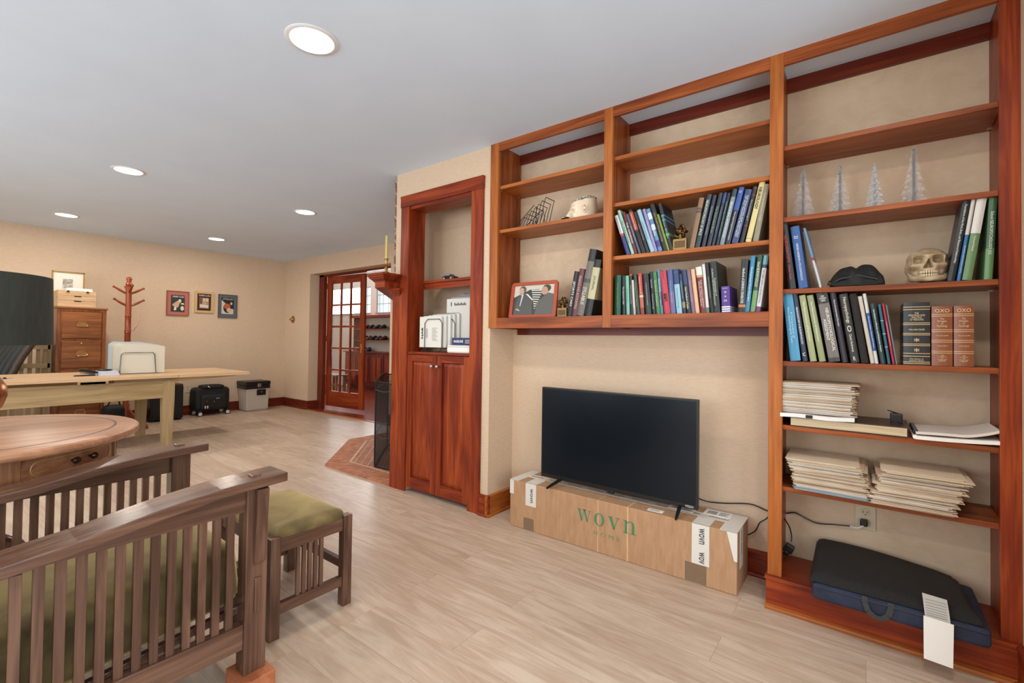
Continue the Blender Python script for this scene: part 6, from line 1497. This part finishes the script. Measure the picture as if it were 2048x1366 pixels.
# skull
t = thing('skull', 'aged ivory human skull model between the black mask and the books', 'skull', (0.188, 2.45, 1.3935))
bone = noisy('aged_bone', srgb(140, 112, 78), srgb(206, 188, 158), 22, 0.42, 0.4)
sx_, sy_, sz_ = 0.190, 2.465, 1.3935
def skull_p(a, b_):
    # a: azimuth (0 towards the viewer -y), b_: -1 bottom .. 1 top
    th = b_*PI/2*0.985
    d = Vector((math.sin(a)*math.cos(th), -math.cos(a)*math.cos(th), math.sin(th)))
    p = Vector((d.x*0.071, d.y*0.090, d.z*0.069+0.077))
    fr = max(0, -d.y); Z = p.z
    nar = 1.0
    if Z < 0.075: nar = 1-0.42*((0.075-Z)/0.075)**0.8*min(1, fr*1.6)
    p.x *= nar
    X = p.x
    flat = min(1, fr*1.5)
    if Z < 0.112: p.y = p.y*(1-0.45*flat)+(-0.082)*0.45*flat
    for q in (-1, 1):
        e = math.exp(-(((X-q*0.0285)/0.0150)**4+((Z-0.091+q*0*X)/0.0125)**4)); p.y += 0.046*e*fr
        e2 = math.exp(-(((X-q*0.030)/0.022)**2+((Z-0.1075)/0.0045)**2)); p.y -= 0.007*e2*fr
        e3 = math.exp(-(((X-q*0.047)/0.011)**2+((Z-0.068)/0.008)**2)); p.y -= 0.010*e3*fr; p.x += q*0.006*e3
        e4 = math.exp(-(((X-q*0.034)/0.010)**2+((Z-0.048)/0.012)**2)); p.y += 0.020*e4*fr
        e5 = math.exp(-(((X-q*0.062)/0.012)**2+((Z-0.085)/0.018)**2)); p.x -= q*0.010*e5
    w_ = 0.0105*(1-min(1, max(0, (Z-0.062)/0.026)))+0.002
    if 0.056 < Z < 0.092: p.y += 0.034*math.exp(-(X/w_)**4)*fr
    p.y -= 0.006*math.exp(-((X/0.005)**2+((Z-0.094)/0.008)**2))*fr
    p.y -= 0.008*math.exp(-((X/0.026)**4+((Z-0.046)/0.010)**2))*fr
    p.y += 0.012*math.exp(-((X/0.030)**4+((Z-0.036)/0.0025)**2))*fr
    p.z = max(p.z, 0.009)
    return (sx_+p.x, sy_+p.y, sz_+p.z)
MB().grid(lambda u, v: skull_p(2*PI*u, 2*v-1), 180, 120).build('cranium', bone, t)
tm = MB()
for row, zc_ in ((0, 0.042), (1, 0.030)):
    for k in range(-4, 5):
        a = k*0.26
        tm.obox(Matrix.Translation((sx_+0.027*math.sin(a), sy_-0.062-0.028*math.cos(a), sz_+zc_)) @ Matrix.Rotation(a, 4, 'Z'), 0.0055, 0.006, 0.0105)
tm.build('teeth', plain('ivory_teeth', srgb(206, 190, 158), 0.35), t, bevel=0.0015)
jm = MB()
jp = [(sx_+0.046*math.sin(a), sy_-0.036-0.048*math.cos(a), sz_+0.0155+0.003*abs(a)) for a in [-1.5+3.0*i/20 for i in range(21)]]
jm.tube([(sx_-0.056, sy_-0.01, sz_+0.055)]+jp+[(sx_+0.056, sy_-0.01, sz_+0.055)], [0.008]+[0.0115]*21+[0.008], 10)
jm.build('jaw', bone, t)
# black eye mask
t = thing('eye_mask', 'crumpled black cloth mask on the shelf left of the skull', 'mask', (-0.03, 2.44, 1.3935))
def mask_f(u, v):
    x = -0.125+0.18*u; e = 4*v*(1-v)
    w_ = 0.010*math.sin(u*17+v*3)+0.006*math.sin(u*31+2)
    ed = math.sin(PI*u)**0.35
    return (x+0.005*math.sin(v*6), 2.37+0.15*v+0.008*math.sin(u*9), 1.3935+0.012+(0.080*e**0.7*ed)*(1-0.12*math.sin(u*12+v*5))+0.5*w_*ed*(1-e*0.5))
MB().slab(mask_f, 0.008, 36, 18).build('cloth', plain('black_cloth', srgb(20, 20, 21), 0.75), t)
MB().slab(lambda u, v: (-0.105+0.14*u, 2.372+0.06*v, 1.3935+0.045+0.03*v-0.02*(2*u-1)**2+0.002*math.sin(u*14)), 0.006, 20, 6).build('front_flap', plain('black_cloth2', srgb(26, 26, 28), 0.6), t)
MB().tube([(-0.122, 2.37, 1.42), (-0.13, 2.362, 1.405), (-0.10, 2.360, 1.398), (-0.03, 2.358, 1.397), (0.03, 2.360, 1.398), (0.05, 2.366, 1.405)], 0.004, 6).build('elastic_band', M_blackmatte, t)

# ================================================================== papers and folders
papers = colr((230, 226, 220), 0.8)
def make_folder(name, w_, d_, th, wav, cc, label, group):
    t_ = thing(name, label, 'folder', (0, 0, 0), group)
    f1 = lambda u, v: (-w_/2+w_*u, d_*v, th*0.96+wav*math.sin(u*5+v*3)*0.5+wav*0.6*math.sin(u*13))
    f2 = lambda u, v: (-w_/2+w_*u+0.004, d_*v, 0.0012+wav*math.sin(u*5+v*3)*0.5)
    c_ = MB().slab(f1, 0.0008, 14, 5).slab(f2, 0.0008, 14, 5)
    c_.prism([(d_, 0.0004), (d_+0.001, th/2), (d_, th*0.96), (d_-0.001, th*0.96), (d_-0.0005, th/2), (d_-0.001, 0.0004)], -w_/2+0.003, w_/2-0.003, 'x')
    c_.build('cover', cc, t_, world=False)
    if th > 0.0032:
        MB().slab(lambda u, v: (-w_/2+0.006+(w_-0.016)*u, 0.006+(d_-0.02)*v, th*0.80+wav*math.sin(u*5+v*3)*0.5), th*0.55, 12, 4).build('papers', papers, t_, world=False)
    return t_
man = [M_manila, colr((232, 214, 190), 0.75), colr((226, 190, 150), 0.75)]
ORD = ['', 'second', 'third', 'fourth', 'fifth', 'sixth', 'seventh', 'eighth', 'ninth', 'tenth', 'eleventh', 'twelfth', 'thirteenth', 'fourteenth', 'fifteenth']
def pile(n, x, y, z, z1, w_, d_, jit, label, group, seed, skew=0.0, blue=()):
    r_ = random.Random(seed); ths = [r_.choice((0.0035, 0.005, 0.0065, 0.009)) for _ in range(n)]
    k = (z1-z)/sum(ths); zc_ = z
    for i, th in enumerate(ths):
        th *= k
        cc = man[r_.choice((0, 0, 1, 2))]
        o = make_folder('file_folder', w_, d_, th, th*0.12, cc if i not in blue else colr((150, 178, 190), 0.7), label % ('bottom' if i == 0 else 'top' if i == n-1 else (ORD[n-1-i]+' from the top' if n-1-i <= n//2 else ORD[i]+' from the bottom')), group)
        o.location = (x+r_.uniform(-jit, jit)+skew*(i/n-0.5), y+r_.uniform(-0.012, 0.010), zc_)
        o.rotation_euler = (0, 0, r_.uniform(-0.03, 0.03))
        zc_ += th
pile(22, -0.170, 2.350, 0.856, 0.985, 0.272, 0.225, 0.009, 'manila folder, %s, in the pile on the old ledger', 'folders piled on the old ledger', 21)
pile(24, -0.128, 2.335, 0.5285, 0.660, 0.258, 0.235, 0.010, 'manila folder, %s, in the left pile above the outlet', 'left pile of folders above the outlet', 22, skew=-0.03, blue=(1, 2))
pile(26, 0.150, 2.325, 0.5285, 0.668, 0.245, 0.240, 0.012, 'manila folder, %s, in the right pile above the outlet', 'right pile of folders above the outlet', 23, skew=0.05)
t = thing('ledger', 'large old brown ledger lying flat beneath the folders', 'ledger', (-0.06, 2.36, 0.797))
MB().box(-0.265, 0.130, 2.352, 2.59, 0.7972, 0.8005).box(-0.265, 0.135, 2.352, 2.59, 0.833, 0.8365).build('cover', plain('old_brown_leather', srgb(58, 34, 24), 0.4), t, bevel=0.001)
MB().box(-0.262, 0.125, 2.356, 2.585, 0.8007, 0.833).build('pages', noisy('old_pages', srgb(176, 154, 118), srgb(214, 198, 164), 3, 0.8, stretch=(1, 1, 90)), t)
t = thing('white_binder', 'flat white binder with a black clip between the ledger and the folders', 'binder', (-0.17, 2.35, 0.8368))
MB().slab(lambda u, v: (-0.300+0.262*u, 2.335+0.22*v, 0.8545-0.003*(1-u)+0.002*math.sin(u*7)), 0.016, 16, 4).build('cover', colr((232, 228, 222), 0.4), t)
MB().box(-0.205, -0.180, 2.331, 2.345, 0.8385, 0.852).build('clip', M_black, t, bevel=0.002)
t = thing('small_vise_stand', 'small black box with metal arms standing on the ledger', 'gadget', (0.10, 2.50, 0.8366))
MB().box(0.078, 0.118, 2.47, 2.51, 0.8370, 0.872).build('body', M_black, t, bevel=0.003)
MB().tube([(0.07, 2.47, 0.885), (0.095, 2.49, 0.875), (0.112, 2.495, 0.868)], 0.0025, 6).tube([(0.085, 2.475, 0.878), (0.105, 2.48, 0.862)], 0.0025, 6).build('metal_arms', M_steel, t)
MB().lathe([(0.026, 0), (0.026, 0.0006), (0.001, 0.0008)], (0.098, 2.49, 0.8366), 20).build('washer', M_steel, t)
t = thing('comb_bound_manual', 'upper comb-bound manual with a curled page at the right post', 'manual', (0.26, 2.36, 0.815))
MB().slab(lambda u, v: (0.150+0.225*u, 2.345+0.215*v, 0.826+0.038*max(0, u-0.55)**1.6*3.0+0.004*math.sin(u*3)), 0.010, 24, 8).build('page_block', colr((226, 214, 200), 0.7), t)
cb = MB()
for k in range(16): cb.tube([(0.150+0.006*math.cos(a), 2.352+0.0135*k, 0.822+0.009*math.sin(a)) for a in [2*PI*i/10 for i in range(10)]], 0.0022, 6, closed=True)
cb.build('comb_binding', M_black, t)
t = thing('comb_bound_manual', 'lower white comb-bound manual under the curled one', 'manual', (0.26, 2.35, 0.797))
MB().slab(lambda u, v: (0.148+0.232*u, 2.338+0.225*v, 0.811+0.010*u*u), 0.013, 16, 6).build('page_block', M_white, t)
MB().tube([(0.148, 2.340, 0.806), (0.148, 2.56, 0.806)], 0.008, 10).build('spine_roll', M_white, t)

# ================================================================== cushions on the base shelf
t = thing('seat_cushion', 'navy blue box cushion overhanging the base of the bookcase', 'cushion', (0.08, 2.4, 0.1395))
cushion(MB(), -0.172, 0.334, 2.215, 2.590, 0.1395, 0.206, 0.004, 0.016).build('cushion_body', noisy('navy_canvas', srgb(24, 30, 48), srgb(36, 44, 66), 20, 0.75, 0.3), t)
MB().tube([(-0.16, 2.212, 0.196), (0.08, 2.210, 0.197), (0.325, 2.212, 0.196)], 0.0022, 6).build('piping', colr((24, 30, 52)), t)
t = thing('contoured_pad', 'black textured contoured seat pad lying on the navy cushion', 'cushion', (0.06, 2.4, 0.21))
hon = noisy('black_mesh_fabric', srgb(14, 14, 14), srgb(30, 28, 26), 160, 0.6, 0.9)
def pad(u, v):
    x0, x1 = -0.182, 0.318
    cut = 0.10*max(0, u-0.72)/0.28*v**1.5
    x = x0+(x1-x0)*u-0.02*v*(u > 0.9)
    rr = 0.06
    ex = min(u, 1-u)*0.5; ey = min(v, 1-v)*0.37
    edge = min(1, (min(ex, ey)/0.03))
    z = 0.2095+0.032*math.sqrt(max(0, edge))+0.012*math.sin(u*PI*1.3+0.4)*v+0.026*v-0.018*u*v
    return (x, 2.225+0.365*v*(1-0.55*max(0, u-0.8)*v), z)
MB().slab(pad, 0.030, 50, 30, zb=0.2085).build('pad', hon, t)
st = MB()
for a, b_ in ((((-0.005, 2.213, 0.206)), (0.02, 2.20, 0.155)), ((0.075, 2.213, 0.206), (0.06, 2.20, 0.16))):
    pass
sp = [(-0.004, 2.216, 0.208), (-0.004, 2.206, 0.190), (0.006, 2.198, 0.165), (0.026, 2.194, 0.150), (0.046, 2.194, 0.150), (0.064, 2.198, 0.166), (0.072, 2.206, 0.190), (0.072, 2.216, 0.208)]
for i in range(len(sp)-1):
    A, B = Vector(sp[i]), Vector(sp[i+1]); tdir = (B-A).normalized(); nn = Vector((0, 1, 0)); sd = tdir.cross(nn).normalized()*0.009
    st.add([A+sd, A-sd, B-sd, B+sd, A+sd+nn*0.002, A-sd+nn*0.002, B-sd+nn*0.002, B+sd+nn*0.002], [(0, 1, 2, 3), (7, 6, 5, 4), (0, 4, 5, 1), (3, 2, 6, 7), (0, 3, 7, 4), (1, 5, 6, 2)])
st.build('carry_strap', colr((52, 52, 50), 0.8), t)
tg = MB()
def tagpt(u, v): return (0.160+0.068*u+0.01*(1-v), 2.198+0.010*max(0, v-0.6)+0.0, 0.205+0.062*v-0.006*u)
tg.slab(lambda u, v: (0.160+0.066*u+0.004*(1-v), 2.196+0.05*v*v, 0.206+0.058*v-0.004*u), 0.0006, 3, 6)
tgo = tg.build('care_label', colr((196, 190, 180), 0.8), t)
pr = MB()
for k in range(7): pr.box(0.166, 0.222, 2.193+0.006*k*0.9*k/7, 2.1935+0.006*k*0.9*k/7, 0.212+0.007*k, 0.2132+0.007*k)
pr.build('label_print', colr((110, 108, 104), 0.8), tgo)
tg2 = MB().prism([(0.160, 0.207), (0.238, 0.203), (0.236, 0.055), (0.161, 0.059)], 2.192, 2.1932, 'y').build('hang_tag', M_white, t)

# ================================================================== niche contents
t = thing('document_rack', 'black wire rack holding spiral booklets in the niche', 'rack', (-2.5, 2.45, 1.056))
w = MB()
for y in (2.372, 2.44, 2.51, 2.58, 2.65):
    x0 = -2.625+(y-2.372)*0.9; x1 = x0+0.185
    zt_ = 1.300
    w.tube([(x0, y, 1.085), (x0, y, zt_-0.03), (x0+0.03, y, zt_), (x1-0.03, y, zt_), (x1, y, zt_-0.03), (x1, y, 1.085)], 0.0028, 6)
w.tube([(-2.64, 2.36, 1.060), (-2.625, 2.372, 1.088), (-2.37, 2.66, 1.088), (-2.36, 2.67, 1.060)], 0.0035, 6)
w.tube([(-2.455, 2.36, 1.060), (-2.440, 2.372, 1.088), (-2.19, 2.66, 1.088), (-2.18, 2.67, 1.060)], 0.0035, 6)
w.build('wires', M_wire, t)
r_ = random.Random(9)
cov = [(232, 228, 214), (228, 226, 216), (236, 232, 222), (222, 222, 214), (230, 226, 212), (226, 222, 214), (214, 200, 196), (150, 148, 150), (206, 186, 190), (120, 122, 130), (224, 220, 210), (196, 180, 186)]
for i in range(12):
    y = 2.380+0.0235*i
    big = i >= 5
    x0 = -2.690+(y-2.38)*0.90+(0.06 if big else 0)
    ww, hh = (0.235, 0.275) if big else (0.232, 0.228)
    z0 = 1.092
    zt_ = z0+hh+(0.09 if i >= 5 else 0.0)+(0.012*(i-5) if big else 0.006*i)
    b_ = thing('spiral_booklet' if i > 0 else 'booklet', 'white test booklet with NAB printed up its edge, front of the niche rack' if i == 0 else (('white booklet, %s behind the front one in the niche rack' % ['', 'first', 'second', 'third', 'fourth'][i]) if not big else ('taller spiral-bound booklet, %s of the back row in the niche rack' % ['first', 'second', 'third', 'fourth', 'fifth', 'sixth', 'last'][i-5])), 'booklet', (x0, y, z0), 'booklets in the niche rack')
    MB().box(x0, x0+ww, y, y+0.016, z0, zt_).build('page_block', colr(cov[i], 0.7), b_, bevel=0.001)
    if i in (3, 4) or big:
        s_ = MB(); n_ = 20
        for k in range(n_):
            xx = x0+0.008+(ww-0.016)*k/(n_-1)
            s_.tube([(xx, y+0.008+0.008*math.cos(a), zt_-0.001+0.008*math.sin(a)) for a in [2*PI*j/8 for j in range(8)]], 0.0011, 5, closed=True)
        s_.build('spiral_binding', plain('white_coil', srgb(150, 150, 146), 0.4), b_)
    if i == 0:
        p = MB(); add_text(p, 'NAB', frame((x0+0.030, y-0.0008, z0+0.105), (0, 0, 1), (-1, 0, 0)), width=0.085, height=0.020, bold=0.04)
        for k in range(10): p.box(x0+0.135, x0+0.195-0.01*(k % 3), y-0.0008, y, z0+0.05+0.010*k, z0+0.052+0.010*k)
        for k in range(2): p.box(x0+0.072+0.012*k, x0+0.075+0.012*k, y-0.0008, y, z0+0.07, z0+0.14)
        p.build('cover_print', M_blackmatte, b_)
    if i == 5:
        p = MB(); p.box(x0+0.045, x0+0.053, y-0.0008, y, zt_-0.055, zt_-0.025)
        for k in range(11): p.box(x0+0.08+0.011*k, x0+0.087+0.011*k, y-0.0008, y, zt_-0.052, zt_-(0.038 if k % 3 else 0.03))
        p.build('cover_print', M_blackmatte, b_)
t = thing('card_box', 'white rounded card box at the right front of the niche', 'box', (-2.28, 2.42, 1.056))
MB().box(-2.388, -2.150, 2.366, 2.47, 1.0565, 1.112).build('body', M_white, t, bevel=0.012)
MB().box(-2.389, -2.149, 2.365, 2.471, 1.100, 1.102).build('seam', colr((60, 60, 62)), t)
t = thing('blue_card', 'navy card reading BASELINE on top of the white card box', 'card', (-2.26, 2.39, 1.1125))
MB().box(-2.350, -2.152, 2.384, 2.396, 1.1125, 1.165).build('card', colr((34, 52, 104), 0.4), t)
p = MB(); add_text(p, 'BASELINE', frame((-2.288, 2.3835, 1.140), (1, 0, 0), (0, 0, 1)), width=0.09, height=0.018, bold=0.03); p.box(-2.225, -2.17, 2.3832, 2.384, 1.146, 1.150).box(-2.225, -2.175, 2.3832, 2.384, 1.136, 1.139).box(-2.225, -2.17, 2.3832, 2.384, 1.127, 1.130)
p.build('lettering', colr((226, 226, 230), 0.5), t)
t = thing('toy_car', 'small dark toy car on the upper niche shelf', 'toy car', (-2.56, 2.56, 1.610))
b_ = MB()
b_.prism([(-2.620, 1.618), (-2.498, 1.618), (-2.496, 1.636), (-2.525, 1.642), (-2.540, 1.655), (-2.580, 1.655), (-2.596, 1.642), (-2.622, 1.636)], 2.535, 2.59, 'y')
b_.build('body', plain('dark_green_enamel', srgb(28, 34, 32), 0.2), t, bevel=0.004)
MB().box(-2.585, -2.535, 2.533, 2.535, 1.643, 1.652).build('window', colr((150, 156, 150), 0.2), t)
for x in (-2.596, -2.520):
    for y in (2.534, 2.591):
        MB().lathe([(0.011, -0.004), (0.011, 0.004)], seg=16, M=Matrix.Translation((x, y, 1.6215)) @ Matrix.Rotation(PI/2, 4, 'X')).lathe([(0.006, 0.004), (0.001, 0.0045)], seg=12, M=Matrix.Translation((x, y, 1.6215)) @ Matrix.Rotation(PI/2, 4, 'X')).build('wheel', plain('chrome_wheel', srgb(170, 170, 168), 0.3, 0.6), t)
